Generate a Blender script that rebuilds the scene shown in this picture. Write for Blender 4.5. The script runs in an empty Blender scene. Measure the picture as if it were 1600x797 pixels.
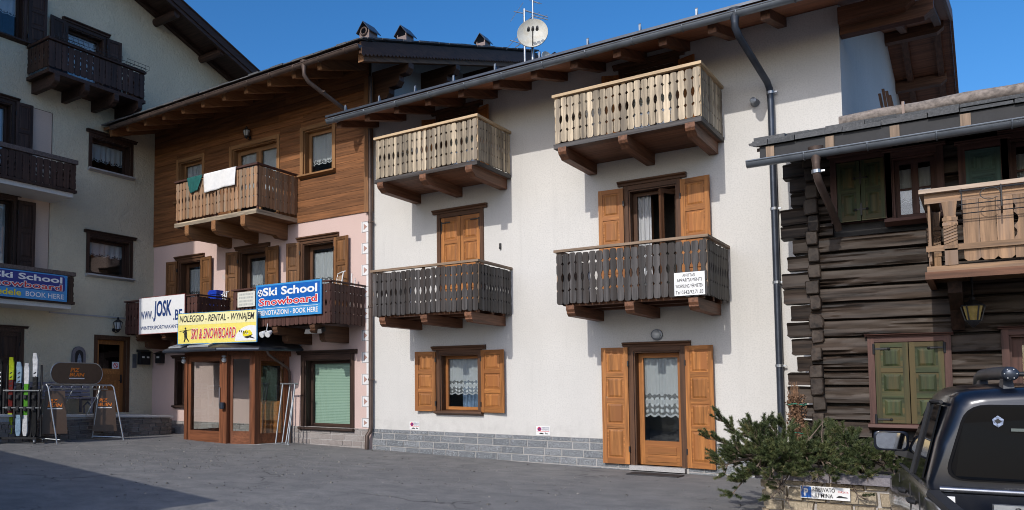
import bpy, bmesh, math, random
from mathutils import Vector, Matrix
random.seed(7)
S = bpy.context.scene
COL = S.collection
rad = math.radians

# ------------------------------------------------------------------ camera
CAM = Vector((0.0, -15.50759, 1.52768))
CR = Vector((0.76744008, 0.64111422, 0.00287568))
CU = Vector((0.03724644, -0.04906244, 0.99810099))
CF = Vector((-0.64003783, 0.7658756, 0.0615317))
FPX, PCX, PCY = 1265.52, 481.18, 526.32
cd = bpy.data.cameras.new('camera'); cam = bpy.data.objects.new('camera', cd); COL.objects.link(cam)
cam.matrix_world = Matrix(((CR.x, CU.x, -CF.x, CAM.x), (CR.y, CU.y, -CF.y, CAM.y), (CR.z, CU.z, -CF.z, CAM.z), (0, 0, 0, 1)))
cd.sensor_fit = 'HORIZONTAL'; cd.sensor_width = 36; cd.lens = FPX/1600*36
cd.shift_x = (800-PCX)/1600; cd.shift_y = (PCY-398.5)/1600
cd.clip_start = 0.05; cd.clip_end = 600
S.camera = cam
def ray(px, py): return CR*((px-PCX)/FPX) - CU*((py-PCY)/FPX) + CF
def atY(px, py, Y):            # a surveyed point of the photograph on the vertical plane y = Y
    d = ray(px, py); return CAM + d*((Y-CAM.y)/d.y)
def atX(px, py, X):
    d = ray(px, py); return CAM + d*((X-CAM.x)/d.x)

# ------------------------------------------------------------------ light
SUN_EL = math.atan(.62)
W = bpy.data.worlds.new('World'); S.world = W; W.use_nodes = True
wn = W.node_tree.nodes; wl = W.node_tree.links; wn.clear()
wo = wn.new('ShaderNodeOutputWorld'); bg = wn.new('ShaderNodeBackground'); sk = wn.new('ShaderNodeTexSky')
sk.sky_type = 'NISHITA'; sk.sun_disc = False; sk.sun_elevation = SUN_EL; sk.sun_rotation = math.pi
sk.altitude = 0; sk.air_density = .8; sk.dust_density = 1.9; sk.ozone_density = 4
bg.inputs[1].default_value = 0.15
hs = wn.new('ShaderNodeHueSaturation'); hs.inputs['Saturation'].default_value = 1.27
wl.new(sk.outputs[0], hs.inputs['Color']); wl.new(hs.outputs[0], bg.inputs[0]); wl.new(bg.outputs[0], wo.inputs[0])
sd = bpy.data.lights.new('sun', 'SUN'); sun = bpy.data.objects.new('sun', sd); COL.objects.link(sun)
sd.energy = 2.2; sd.angle = rad(.5); sd.color = (1, .955, .89)
sun.rotation_euler = Vector((0, 1, -math.tan(SUN_EL))).to_track_quat('-Z', 'Y').to_euler()
sun.location = (0, -40, 30)
S.view_settings.view_transform = 'Standard'; S.view_settings.look = 'None'
S.view_settings.exposure = 0.24; S.view_settings.gamma = 1
S.render.engine = 'CYCLES'
S.cycles.filter_width = 1.0; S.cycles.max_bounces = 8; S.cycles.transparent_max_bounces = 12; S.cycles.use_denoising = True
S.cycles.sample_clamp_indirect = 6; S.cycles.caustics_reflective = False; S.cycles.caustics_refractive = False

# ------------------------------------------------------------------ materials
class NT:
    def __init__(s, name):
        s.m = bpy.data.materials.new(name); s.m.use_nodes = True
        s.n = s.m.node_tree.nodes; s.l = s.m.node_tree.links; s.n.clear()
        s.out = s.n.new('ShaderNodeOutputMaterial'); s.b = s.n.new('ShaderNodeBsdfPrincipled')
        s.l.new(s.b.outputs[0], s.out.inputs[0])
    def node(s, t, **kw):
        x = s.n.new(t)
        for k, v in kw.items(): setattr(x, k, v)
        return x
    def link(s, a, b): s.l.new(a, b)
    def val(s, v):
        x = s.n.new('ShaderNodeValue'); x.outputs[0].default_value = v; return x.outputs[0]
    def math(s, op, a, b=None):
        x = s.n.new('ShaderNodeMath'); x.operation = op
        for i, q in enumerate((a, b)):
            if q is None: continue
            if isinstance(q, (int, float)): x.inputs[i].default_value = q
            else: s.l.new(q, x.inputs[i])
        return x.outputs[0]
    def obj(s): return s.n.new('ShaderNodeTexCoord').outputs['Object']
    def mapped(s, vec, scale, off=None):
        x = s.n.new('ShaderNodeMapping'); s.l.new(vec, x.inputs[0]); x.inputs['Scale'].default_value = scale
        if off is not None: s.l.new(off, x.inputs['Location'])
        return x.outputs[0]
    def noise(s, vec, scale, detail=4, rough=.55):
        x = s.n.new('ShaderNodeTexNoise'); s.l.new(vec, x.inputs[0])
        x.inputs['Scale'].default_value = scale; x.inputs['Detail'].default_value = detail; x.inputs['Roughness'].default_value = rough
        return x.outputs[0]
    def ramp(s, fac, stops):
        x = s.n.new('ShaderNodeValToRGB'); s.l.new(fac, x.inputs[0]); e = x.color_ramp.elements
        while len(e) < len(stops): e.new(.5)
        for i, (p, c) in enumerate(stops):
            e[i].position = p; e[i].color = (*c, 1) if len(c) == 3 else c
        return x.outputs[0]
    def mix(s, fac, a, b, mode='MIX'):
        x = s.n.new('ShaderNodeMix'); x.data_type = 'RGBA'; x.blend_type = mode
        for sock, q in ((x.inputs[0], fac), (x.inputs[6], a), (x.inputs[7], b)):
            if isinstance(q, (int, float)): sock.default_value = q
            elif isinstance(q, tuple): sock.default_value = (*q, 1)
            else: s.l.new(q, sock)
        return x.outputs[2]
    def rnd(s):
        x = s.n.new('ShaderNodeAttribute'); x.attribute_name = 'rnd'; return x.outputs['Fac']
    def bump(s, h, strength, dist=.01):
        x = s.n.new('ShaderNodeBump'); s.l.new(h, x.inputs['Height']); x.inputs['Strength'].default_value = strength
        x.inputs['Distance'].default_value = dist; s.l.new(x.outputs[0], s.b.inputs['Normal'])
    def color(s, c): s.l.new(c, s.b.inputs['Base Color'])
    def set(s, **kw):
        for k, v in kw.items():
            k = k.replace('_', ' ')
            s.b.inputs[k].default_value = (*v, 1) if isinstance(v, tuple) else v
        return s

def mul(c, k): return tuple(min(1, x*k) for x in c)
def wood(name, col, axis, var=.35, rough=.6, contrast=.45, grey=None, scale=1.0, bump=.25):
    t = NT(name); o = t.obj(); r = t.rnd()
    sc = {'x': (1.2, 22, 22), 'y': (22, 1.2, 22), 'z': (22, 22, 1.2)}[axis]
    off = t.node('ShaderNodeCombineXYZ')
    for i in range(3): t.link(t.math('MULTIPLY', r, 37.0+11*i), off.inputs[i])
    v = t.mapped(o, tuple(q*scale for q in sc), off.outputs[0])
    n1 = t.noise(v, 1.0, 7, .62); n2 = t.noise(v, 5.0, 3, .5)
    c = t.ramp(n1, [(.36, mul(col, 1-contrast)), (.5, col), (.64, mul(col, 1+contrast))])
    c = t.mix(t.math('MULTIPLY', n2, .35), c, mul(col, .55))
    if grey is not None:
        g = t.noise(t.mapped(o, tuple(q*.25*scale for q in sc), off.outputs[0]), 1.3, 5, .6)
        c = t.mix(t.ramp(g, [(.46, (0, 0, 0)), (.60, (1, 1, 1))]), c, grey)
    h = t.node('ShaderNodeHueSaturation'); t.link(c, h.inputs['Color'])
    t.link(t.math('ADD', t.math('MULTIPLY', r, 2*var), 1-var), h.inputs['Value'])
    t.color(h.outputs[0]); t.set(Roughness=rough, Specular_IOR_Level=.3)
    t.bump(n1, bump, .006)
    return t.m
def wood3(name, col, **kw): return {a: wood(name+'_'+a, col, a, **kw) for a in 'xyz'}

def plaster(name, col, stain=.12, grain=60, bump=.25, blot=(.35,), dist=.006, streak=0, worn=None, splash=False):
    t = NT(name); o = t.obj()
    big = t.noise(o, .55, 5, .6); mid = t.noise(o, 4, 4, .6); fine = t.noise(o, grain, 3, .6); vf = t.noise(o, grain*.35, 3, .6)
    c = t.mix(t.ramp(big, [(.35, (0, 0, 0)), (.7, (1, 1, 1))]), mul(col, 1-stain), mul(col, 1.04))
    c = t.mix(t.math('MULTIPLY', mid, .25), c, mul(col, 1-stain*1.4))
    c = t.mix(t.ramp(fine, [(.35, (1, 1, 1)), (.55, (0, 0, 0))]), c, mul(col, .86))
    if streak:
        s = t.noise(t.mapped(o, (7, 7, .35)), 1, 5, .7)
        c = t.mix(t.math('MULTIPLY', t.ramp(s, [(.55, (0, 0, 0)), (.78, (1, 1, 1))]), streak), c, mul(col, .55))
    if worn:
        s = t.noise(o, 2.3, 6, .65); z = t.node('ShaderNodeSeparateXYZ'); t.link(o, z.inputs[0])
        k = t.ramp(s, [(.66, (0, 0, 0)), (.69, (1, 1, 1))])
        c = t.mix(t.math('MULTIPLY', k, .7), c, worn)
    if splash:       # road dirt thrown up over the lowest metre, in patches
        z = t.node('ShaderNodeSeparateXYZ'); t.link(o, z.inputs[0]); sp = t.noise(o, 5, 6, .7)
        lo = t.math('SUBTRACT', t.math('MULTIPLY', sp, 1.9), z.outputs[2])
        c = t.mix(t.math('MULTIPLY', t.ramp(lo, [(.15, (0, 0, 0)), (.75, (1, 1, 1))]), .45), c, mul(col, .62))
        dr = t.noise(t.mapped(o, (11, 11, .5)), 1, 4, .6); hair = t.noise(o, 1.3, 8, .75)
        c = t.mix(t.math('MULTIPLY', t.ramp(hair, [(.492, (0, 0, 0)), (.5, (1, 1, 1)), (.508, (0, 0, 0))]), .13), c, mul(col, .5))
    t.color(c); t.set(Roughness=.9, Specular_IOR_Level=.15)
    t.bump(t.math('ADD', fine, t.math('MULTIPLY', vf, 1.6)), bump, dist)
    return t.m
def plain(name, col, rough=.5, metal=0., spec=.5, var=.0, nscale=12, coat=0, dirt=None):
    t = NT(name); o = t.obj(); n = t.noise(o, nscale, 5, .6)
    c = t.ramp(n, [(.3, mul(col, 1-var)), (.7, mul(col, 1+var))])
    if dirt: c = t.mix(t.math('MULTIPLY', t.ramp(t.noise(o, nscale*.6, 6, .65), [(.45, (0, 0, 0)), (.75, (1, 1, 1))]), .6), c, dirt)
    t.color(c); t.set(Roughness=rough, Metallic=metal, Specular_IOR_Level=spec, Coat_Weight=coat, Coat_Roughness=.05)
    return t.m
def stone(name, c1, c2, speck=.5, scale=90):
    t = NT(name); o = t.obj(); r = t.rnd()
    c = t.mix(r, c1, c2); f = t.noise(o, scale, 3, .7); m = t.noise(o, 9, 4, .6)
    c = t.mix(t.ramp(f, [(.38, (speck, speck, speck)), (.5, (0, 0, 0))]), c, mul(c1, .35))
    c = t.mix(t.ramp(f, [(.55, (0, 0, 0)), (.68, (speck, speck, speck))]), c, mul(c2, 1.9))
    c = t.mix(t.math('MULTIPLY', m, .4), c, mul(c1, .7))
    t.color(c); t.set(Roughness=.85, Specular_IOR_Level=.25); t.bump(t.math('ADD', f, m), .5, .008)
    return t.m
def glass(name, tint=(.55, .6, .6), refl=1.0):
    t = NT(name)
    tr = t.node('ShaderNodeBsdfTransparent'); tr.inputs[0].default_value = (*tint, 1)
    gl = t.node('ShaderNodeBsdfGlossy'); gl.inputs['Roughness'].default_value = .015; gl.inputs[0].default_value = (.95, .97, 1, 1)
    n = t.noise(t.obj(), 1.7, 2, .5); bp = t.node('ShaderNodeBump'); t.link(n, bp.inputs['Height']); bp.inputs['Strength'].default_value = .06; bp.inputs['Distance'].default_value = .05
    t.link(bp.outputs[0], gl.inputs['Normal'])
    fr = t.node('ShaderNodeLayerWeight'); f5 = t.math('POWER', fr.outputs['Facing'], 5.0)
    mx = t.node('ShaderNodeMixShader'); t.link(t.math('MULTIPLY', t.math('ADD', t.math('MULTIPLY', f5, .93), .05), refl), mx.inputs[0])
    t.link(tr.outputs[0], mx.inputs[1]); t.link(gl.outputs[0], mx.inputs[2]); t.link(mx.outputs[0], t.out.inputs[0])
    return t.m
def lace(name, col=(.8, .82, .84), open_=.3, bands=((.03, .2), (.27, .36))):
    # a sheer curtain; two denser flowered lace bands near its hem, read from the UV of the cloth
    t = NT(name); uv = t.n.new('ShaderNodeTexCoord').outputs['UV']
    sp = t.node('ShaderNodeSeparateXYZ'); t.link(uv, sp.inputs[0])
    v = sp.outputs[1]; den = t.val(1-open_)
    vo = t.node('ShaderNodeTexVoronoi'); vo.inputs['Randomness'].default_value = .15
    t.link(t.mapped(uv, (9, 11, 1)), vo.inputs[0]); vo.inputs['Scale'].default_value = 1
    fl = t.ramp(vo.outputs[0], [(.2, (1, 1, 1)), (.42, (.25, .25, .25))])
    for a, b in bands:
        k = t.math('MULTIPLY', t.math('GREATER_THAN', v, a), t.math('LESS_THAN', v, b))
        den = t.mix(k, den, fl)
    th = t.noise(t.mapped(uv, (140, 3, 1)), 1, 2, .5)
    den = t.math('MULTIPLY', den, t.math('ADD', t.math('MULTIPLY', th, .35), .83))
    df = t.node('ShaderNodeBsdfDiffuse'); df.inputs[0].default_value = (*col, 1)
    tl = t.node('ShaderNodeBsdfTranslucent'); tl.inputs[0].default_value = (*mul(col, .9), 1)
    m1 = t.node('ShaderNodeMixShader'); m1.inputs[0].default_value = .25; t.link(df.outputs[0], m1.inputs[1]); t.link(tl.outputs[0], m1.inputs[2])
    tr = t.node('ShaderNodeBsdfTransparent'); mx = t.node('ShaderNodeMixShader')
    t.link(den, mx.inputs[0]); t.link(tr.outputs[0], mx.inputs[1]); t.link(m1.outputs[0], mx.inputs[2]); t.link(mx.outputs[0], t.out.inputs[0])
    return t.m

M = {}
M['white'] = plaster('white_plaster', (.66, .645, .615), stain=.08, grain=40, bump=.10, streak=.22, splash=True)
M['pink'] = plaster('pink_plaster', (.68, .51, .46), stain=.1, grain=55, bump=.12, streak=.12, worn=(.5, .47, .45))
M['stucco'] = plaster('cream_stucco', (.70, .625, .46), stain=.18, grain=24, bump=1.0, dist=.02, streak=.14)
M['peach'] = plaster('peach_plaster', (.60, .47, .38), stain=.06, grain=60, bump=.08)
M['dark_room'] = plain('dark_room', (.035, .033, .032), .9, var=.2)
M['honey'] = wood3('honey_wood', (.37, .150, .042), var=.2, rough=.55, contrast=.42, grey=(.30, .115, .035))
M['casing'] = wood3('dark_brown_wood', (.10, .047, .024), var=.12, contrast=.35)
M['redbrown'] = wood3('red_brown_wood', (.165, .074, .040), var=.25, contrast=.4)
M['plank'] = wood3('plank_wood', (.205, .085, .032), var=.22, contrast=.4)
M['frame_tan'] = wood3('tan_frame_wood', (.30, .155, .065), var=.12, contrast=.3)
M['rafter'] = wood3('rafter_wood', (.28, .135, .058), var=.16, contrast=.3)
M['tan'] = wood3('tan_board_wood', (.33, .185, .10), var=.2, contrast=.4, grey=(.27, .20, .14))
M['pale'] = wood3('pale_weathered_wood', (.47, .38, .265), var=.3, contrast=.5, grey=(.19, .155, .115), scale=.9)
M['yellow_rail'] = wood3('yellow_rail_wood', (.58, .42, .25), var=.08, contrast=.25)
M['grey'] = wood3('grey_weathered_wood', (.068, .062, .060), var=.25, contrast=.6, grey=(.036, .028, .024), scale=.9)
M['oldrail'] = wood3('old_rail_wood', (.26, .18, .12), var=.1, contrast=.4)
M['purple'] = wood3('plum_painted_wood', (.085, .038, .030), var=.18, contrast=.3)
M['dark'] = wood3('dark_stained_wood', (.05, .027, .019), var=.25, contrast=.5)
M['darkrail'] = wood3('dark_grey_rail_wood', (.11, .085, .075), var=.1, contrast=.4)
M['shutterbrown'] = wood3('brown_shutter_wood', (.17, .078, .03), var=.18, contrast=.45)
M['log'] = wood3('old_log_wood', (.034, .023, .0165), var=.35, contrast=.8, grey=(.060, .045, .034), scale=.7, bump=1.0)
M['porchwood'] = wood3('porch_wood', (.20, .072, .032), var=.15, contrast=.4)
M['logframe'] = wood3('log_window_frame_wood', (.095, .046, .036), var=.15, contrast=.4)
M['soffit'] = wood3('soffit_wood', (.27, .105, .05), var=.25, contrast=.4)
M['newwood'] = wood3('new_balcony_wood', (.30, .18, .10), var=.22, contrast=.45, grey=(.24, .16, .11))
M['newrail'] = wood3('new_rail_wood', (.46, .35, .26), var=.08, contrast=.3)
M['green'] = wood3('green_shutter_paint', (.036, .047, .018), var=.2, contrast=.5, grey=(.085, .062, .022))
M['bluegreen'] = wood3('blue_green_shutter_paint', (.07, .13, .11), var=.12, contrast=.3)
M['gutter'] = plain('grey_zinc', (.17, .19, .215), .38, .55, var=.2, nscale=5)
M['gutter_dk'] = plain('dark_zinc', (.055, .065, .085), .35, .5, var=.2, nscale=5)
M['gutter_br'] = plain('brown_metal', (.12, .085, .07), .4, .4, var=.2, nscale=5)
M['steel'] = plain('bright_steel', (.42, .44, .46), .38, .85, var=.12)
M['iron'] = plain('black_iron', (.018, .018, .02), .5, .2, var=.2)
M['slate'] = stone('roof_slate', (.09, .095, .10), (.16, .16, .165), .3, 40)
M['gneiss'] = stone('grey_gneiss', (.18, .195, .21), (.28, .295, .31), .8, 50)
M['warmstone'] = stone('warm_stone', (.30, .26, .24), (.40, .37, .35), .4, 70)
M['terrstone'] = stone('terrace_stone', (.13, .11, .10), (.24, .21, .19), .4, 60)
M['plantstone'] = stone('planter_stone', (.36, .29, .20), (.48, .41, .30), .35, 45)
M['coping'] = stone('coping_stone', (.20, .18, .19), (.26, .24, .25), .25, 60)
M['mortar'] = plain('mortar', (.44, .42, .40), .9, var=.15, nscale=40)
M['granite'] = stone('pale_granite', (.42, .41, .40), (.5, .49, .48), .4, 120)
M['glass'] = glass('window_glass', (.93,.95,.95)); M['glass_dk'] = glass('dark_window_glass', (.5, .53, .55), 1.2)
M['lace'] = lace('lace_curtain'); M['lace2'] = lace('flowered_curtain', (.66, .69, .75), .12, ((.02, .5), (.6, .7)))
M['net'] = lace('net_curtain', (.74, .76, .78), .1, ((.02, .12),))
M['blue_cloth'] = plain('blue_drape', (.16, .24, .36), .8, var=.2)
M['paper'] = plain('white_sign_paint', (.80, .80, .79), .35, var=.03)
M['bluesign'] = plain('blue_sign_paint', (.005, .105, .42), .35, var=.05)
M['navysign'] = plain('navy_sign_paint', (.012, .03, .22), .35, var=.05)
M['ltblue'] = plain('light_blue_sign_paint', (.045, .27, .58), .35, var=.05)
M['yellowsign'] = plain('yellow_sign_paint', (.86, .72, .16), .4, var=.06)
M['paleyellow'] = plain('pale_yellow_paint', (.85, .79, .42), .4, var=.05)
M['redink'] = plain('red_ink', (.62, .02, .03), .4); M['blackink'] = plain('black_ink', (.012, .012, .014), .5)
M['navyink'] = plain('navy_ink', (.01, .04, .16), .4); M['greyink'] = plain('grey_ink', (.42, .43, .40), .6)
M['orange'] = plain('orange_ink', (.75, .20, .02), .4); M['yellowink'] = plain('yellow_ink', (.80, .66, .02), .4)
M['pinkpaint'] = plain('pink_stencil', (.40, .25, .21), .8); M['whitepaint'] = plain('white_stencil', (.74, .74, .74), .8, var=.06)
M['greycloth'] = plain('white_towel', (.78, .77, .75), .9, var=.06); M['greencloth'] = plain('green_towel', (.008, .095, .085), .9, var=.15)
M['bluebin'] = plain('blue_plastic', (.012, .05, .42), .35, var=.05)
M['lampglass'] = plain('frosted_lamp_glass', (.5, .52, .53), .12, spec=.8)
M['amber'] = plain('amber_lamp_glass', (.36, .26, .08), .15, var=.3)
M['boardbrown'] = plain('brown_board', (.085, .052, .034), .35, var=.1)
M['greyplank'] = wood3('bench_wood', (.28, .27, .31), var=.1, contrast=.25)
M['bark'] = plain('bark', (.16, .12, .09), .9, var=.4, nscale=30); M['dead'] = plain('dead_twig', (.20, .11, .06), .9, var=.4, nscale=20)
M['dishwhite'] = plain('dish_paint', (.58, .58, .53), .5, var=.1, nscale=8, dirt=(.42, .34, .2))
M['rubber'] = plain('black_rubber', (.02, .02, .022), .7, var=.2)
M['blind'] = None
def M_blind():
    t = NT('green_blind'); o = t.obj(); s = t.node('ShaderNodeSeparateXYZ'); t.link(o, s.inputs[0])
    w = t.math('FRACT', t.math('MULTIPLY', s.outputs[2], 26.0))
    c = t.ramp(w, [(0, (.16, .28, .19)), (.25, (.42, .58, .45)), (.8, (.40, .55, .43)), (1, (.2, .32, .22))])
    t.color(c); t.set(Roughness=.5); return t.m
M['blind'] = M_blind()
def M_foliage():
    t = NT('pine_needles'); r = t.rnd()
    c = t.ramp(r, [(0, (.030, .046, .018)), (.5, (.070, .090, .034)), (.85, (.12, .135, .05)), (1, (.18, .16, .07))])
    t.color(c); t.set(Roughness=.55, Specular_IOR_Level=.3); return t.m
M['needle'] = M_foliage()
def M_asphalt():
    t = NT('asphalt'); o = t.obj()
    big = t.noise(o, .35, 5, .6); mid = t.noise(o, 2.2, 6, .65); fine = t.noise(o, 70, 3, .7); gr = t.noise(o, 24, 4, .7)
    c = t.ramp(big, [(.3, (.192, .186, .180)), (.7, (.255, .247, .238))])
    c = t.mix(t.ramp(mid, [(.40, (.9, .9, .9)), (.62, (0, 0, 0))]), c, (.145, .145, .147))
    wr = t.noise(t.mapped(o, (.9, 1.5, 1)), 1, 7, .75); c = t.mix(t.ramp(wr, [(.50, (0, 0, 0)), (.70, (.55, .55, .55))]), c, (.275, .27, .262))
    c = t.mix(t.ramp(fine, [(.5, (0, 0, 0)), (.7, (.8, .8, .8))]), c, (.40, .39, .38))
    c = t.mix(t.ramp(fine, [(.3, (.8, .8, .8)), (.45, (0, 0, 0))]), c, (.07, .07, .072))
    pm = t.math('MULTIPLY', t.ramp(t.noise(o, .8, 4, .6), [(.56, (0, 0, 0)), (.66, (1, 1, 1))]), t.ramp(gr, [(.55, (0, 0, 0)), (.64, (1, 1, 1))]))
    c = t.mix(pm, c, (.35, .325, .29))
    vo = t.node('ShaderNodeTexVoronoi'); vo.feature = 'DISTANCE_TO_EDGE'; wv = t.n.new('ShaderNodeVectorMath'); wv.operation = 'ADD'
    nz = t.node('ShaderNodeTexNoise'); t.link(o, nz.inputs[0]); nz.inputs['Scale'].default_value = 1.6; nz.inputs['Detail'].default_value = 5
    t.link(o, wv.inputs[0]); t.link(nz.outputs['Color'], wv.inputs[1]); t.link(wv.outputs[0], vo.inputs[0]); vo.inputs['Scale'].default_value = .33
    ck = t.math('MULTIPLY', t.ramp(vo.outputs[0], [(.002, (1, 1, 1)), (.009, (0, 0, 0))]), t.ramp(t.noise(o, .45, 2, .5), [(.5, (0, 0, 0)), (.6, (.8, .8, .8))]))
    c = t.mix(ck, c, (.03, .03, .03))
    t.color(c); t.set(Roughness=.85, Specular_IOR_Level=.3)
    t.bump(t.math('ADD', fine, t.math('MULTIPLY', mid, 1.5)), .45, .012); return t.m
M['asphalt'] = M_asphalt()
def M_carpaint():
    t = NT('car_paint'); o = t.obj(); d = t.noise(o, 7, 5, .65)
    c = t.mix(t.ramp(d, [(.45, (0, 0, 0)), (.8, (.35, .35, .35))]), (.005, .008, .017), (.035, .036, .04))
    t.color(c); t.set(Roughness=.28, Metallic=.3, Coat_Weight=.7, Coat_Roughness=.12); return t.m
M['paint'] = M_carpaint()
M['carglass'] = plain('tinted_car_glass', (.004, .005, .007), .05, spec=.06)
M['mirror'] = plain('mirror_glass', (.55, .58, .62), .03, 1.0, var=.15, nscale=25)

# ------------------------------------------------------------------ mesh building
class Fr:
    def __init__(s, o, U, N): s.o = Vector(o); s.U = Vector(U).normalized(); s.N = Vector(N).normalized()
    def p(s, u, d, z): return s.o + s.U*u + s.N*d + Vector((0, 0, z))
    def turned(s, u, d, a):       # a frame hinged at (u,d), swung by the angle a
        c, n = math.cos(a), math.sin(a)
        return Fr(s.o + s.U*u + s.N*d, s.U*c + s.N*n, s.N*c - s.U*n)
WORLD = Fr((0, 0, 0), (1, 0, 0), (0, 1, 0))
FA = Fr((0, 0, 0), (1, 0, 0), (0, -1, 0))          # the front of the white house and its neighbour
XL = -18.98
FL = Fr((XL, 0, 0), (0, 1, 0), (1, 0, 0))          # the cream house
FG = Fr((0, -1.7, 0), (1, 0, 0), (0, -1, 0))       # the log house

class MB:
    def __init__(s): s.v = []; s.f = []; s.m = []; s.r = []; s.uv = {}
    def add(s, vs, fs, m=0, r=None):
        k = len(s.v); r = random.random() if r is None else r
        s.v += [tuple(q) for q in vs]
        for f in fs: s.f.append([k+i for i in f]); s.m.append(m); s.r.append(r)
        return s
    def box(s, fr, u0, u1, d0, d1, z0, z1, m=0, r=None):
        if u1 < u0: u0, u1 = u1, u0
        if d1 < d0: d0, d1 = d1, d0
        vs = [fr.p(u, d, z) for z in (z0, z1) for d in (d0, d1) for u in (u0, u1)]
        return s.add(vs, [(0, 1, 3, 2), (4, 6, 7, 5), (0, 4, 5, 1), (2, 3, 7, 6), (0, 2, 6, 4), (1, 5, 7, 3)], m, r)
    def hexa(s, lo, hi, m=0, r=None):     # two quads of four points each
        return s.add(list(lo)+list(hi), [(0, 1, 2, 3), (7, 6, 5, 4), (0, 4, 5, 1), (1, 5, 6, 2), (2, 6, 7, 3), (3, 7, 4, 0)], m, r)
    def loft(s, rings, m=0, r=None, caps=True, closed=True):
        n = len(rings[0]); vs = [q for g in rings for q in g]; fs = []
        for i in range(len(rings)-1):
            for j in range(n if closed else n-1):
                a, b = i*n+j, i*n+(j+1) % n; fs.append((a, b, b+n, a+n))
        if caps and closed: fs.append(tuple(range(n))[::-1]); fs.append(tuple(range(len(vs)-n, len(vs))))
        return s.add(vs, fs, m, r)
    def uz(s, fr, outline, d0, d1, m=0, r=None):       # outline in the wall's plane, given thickness
        return s.loft([[fr.p(u, d0, z) for u, z in outline], [fr.p(u, d1, z) for u, z in outline]], m, r)
    def dz(s, fr, outline, u0, u1, m=0, r=None):       # profile run along the wall
        return s.loft([[fr.p(u0, d, z) for d, z in outline], [fr.p(u1, d, z) for d, z in outline]], m, r)
    def tube(s, pts, rr, n=8, m=0, r=None):
        pts = [Vector(p) for p in pts]; rings = []
        up = Vector((0, 0, 1)); a = None
        for i, p in enumerate(pts):
            t = (pts[min(i+1, len(pts)-1)] - pts[max(i-1, 0)])
            if t.length < 1e-7: t = Vector((0, 0, 1))
            t.normalize()
            if a is None:
                a = t.cross(up if abs(t.z) < .95 else Vector((1, 0, 0))).normalized()
            else: a = (a - t*a.dot(t)).normalized()
            b = t.cross(a); q = rr[i] if isinstance(rr, (list, tuple)) else rr
            rings.append([p + (a*math.cos(2*math.pi*k/n) + b*math.sin(2*math.pi*k/n))*q for k in range(n)])
        return s.loft(rings, m, r)
    def disc(s, c, axis, rad_, th, n=20, m=0, r=None):
        axis = Vector(axis).normalized(); return s.tube([Vector(c)-axis*th/2, Vector(c)+axis*th/2], rad_, n, m, r)
    def lathe(s, c, axis, prof, n=16, m=0, r=None, caps=True):
        axis = Vector(axis).normalized(); a = axis.cross(Vector((0, 0, 1)) if abs(axis.z) < .9 else Vector((1, 0, 0))).normalized(); b = axis.cross(a)
        return s.loft([[Vector(c)+axis*h + (a*math.cos(2*math.pi*k/n)+b*math.sin(2*math.pi*k/n))*q for k in range(n)] for q, h in prof], m, r, caps)
    def sphere(s, c, q, n=12, m=0, r=None, sc=(1, 1, 1)):
        rings = []
        for i in range(n//2+1):
            a = -math.pi/2 + math.pi*i/(n//2); cr = max(math.cos(a), .001)
            rings.append([Vector(c)+Vector((q*cr*math.cos(2*math.pi*k/n)*sc[0], q*cr*math.sin(2*math.pi*k/n)*sc[1], q*math.sin(a)*sc[2])) for k in range(n)])
        return s.loft(rings, m, r)
    def build(s, name, mats, parent=None, smooth=None, bevel=0):
        me = bpy.data.meshes.new(name); me.from_pydata(s.v, [], s.f)
        a = me.attributes.new('rnd', 'FLOAT', 'FACE'); a.data.foreach_set('value', s.r)
        me.polygons.foreach_set('material_index', s.m)
        if s.uv:
            l = me.uv_layers.new(name='UVMap')
            for lp in me.loops: l.data[lp.index].uv = s.uv.get(lp.vertex_index, (0, 0))
        if len(s.f) < 60000:
            bm = bmesh.new(); bm.from_mesh(me); bmesh.ops.recalc_face_normals(bm, faces=bm.faces); bm.to_mesh(me); bm.free()
        for mt in (mats if isinstance(mats, (list, tuple)) else [mats]): me.materials.append(mt)
        if smooth is not None:
            me.polygons.foreach_set('use_smooth', [True]*len(me.polygons)); me.set_sharp_from_angle(angle=rad(smooth))
        o = bpy.data.objects.new(name, me); COL.objects.link(o)
        if parent is not None: adopt(o, parent)
        if bevel:
            b = o.modifiers.new('edge', 'BEVEL'); b.width = bevel; b.segments = 2; b.limit_method = 'ANGLE'
        return o
BASE = {}
def adopt(o, parent):
    o.parent = parent
    b = BASE.get(parent.name, Vector((0, 0, 0)))
    o.matrix_parent_inverse = Matrix.Translation(-b)     # meshes are modelled in world coordinates
def thing(name, label, cat, loc, group=None):
    o = bpy.data.objects.new(name, None); COL.objects.link(o); o.location = loc; o.empty_display_size = .2
    BASE[o.name] = Vector(loc); o['label'] = label; o['category'] = cat
    if group: o['group'] = group
    return o
def tag(o, label, cat, group=None):
    o['label'] = label; o['category'] = cat
    if group: o['group'] = group
    return o

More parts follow.
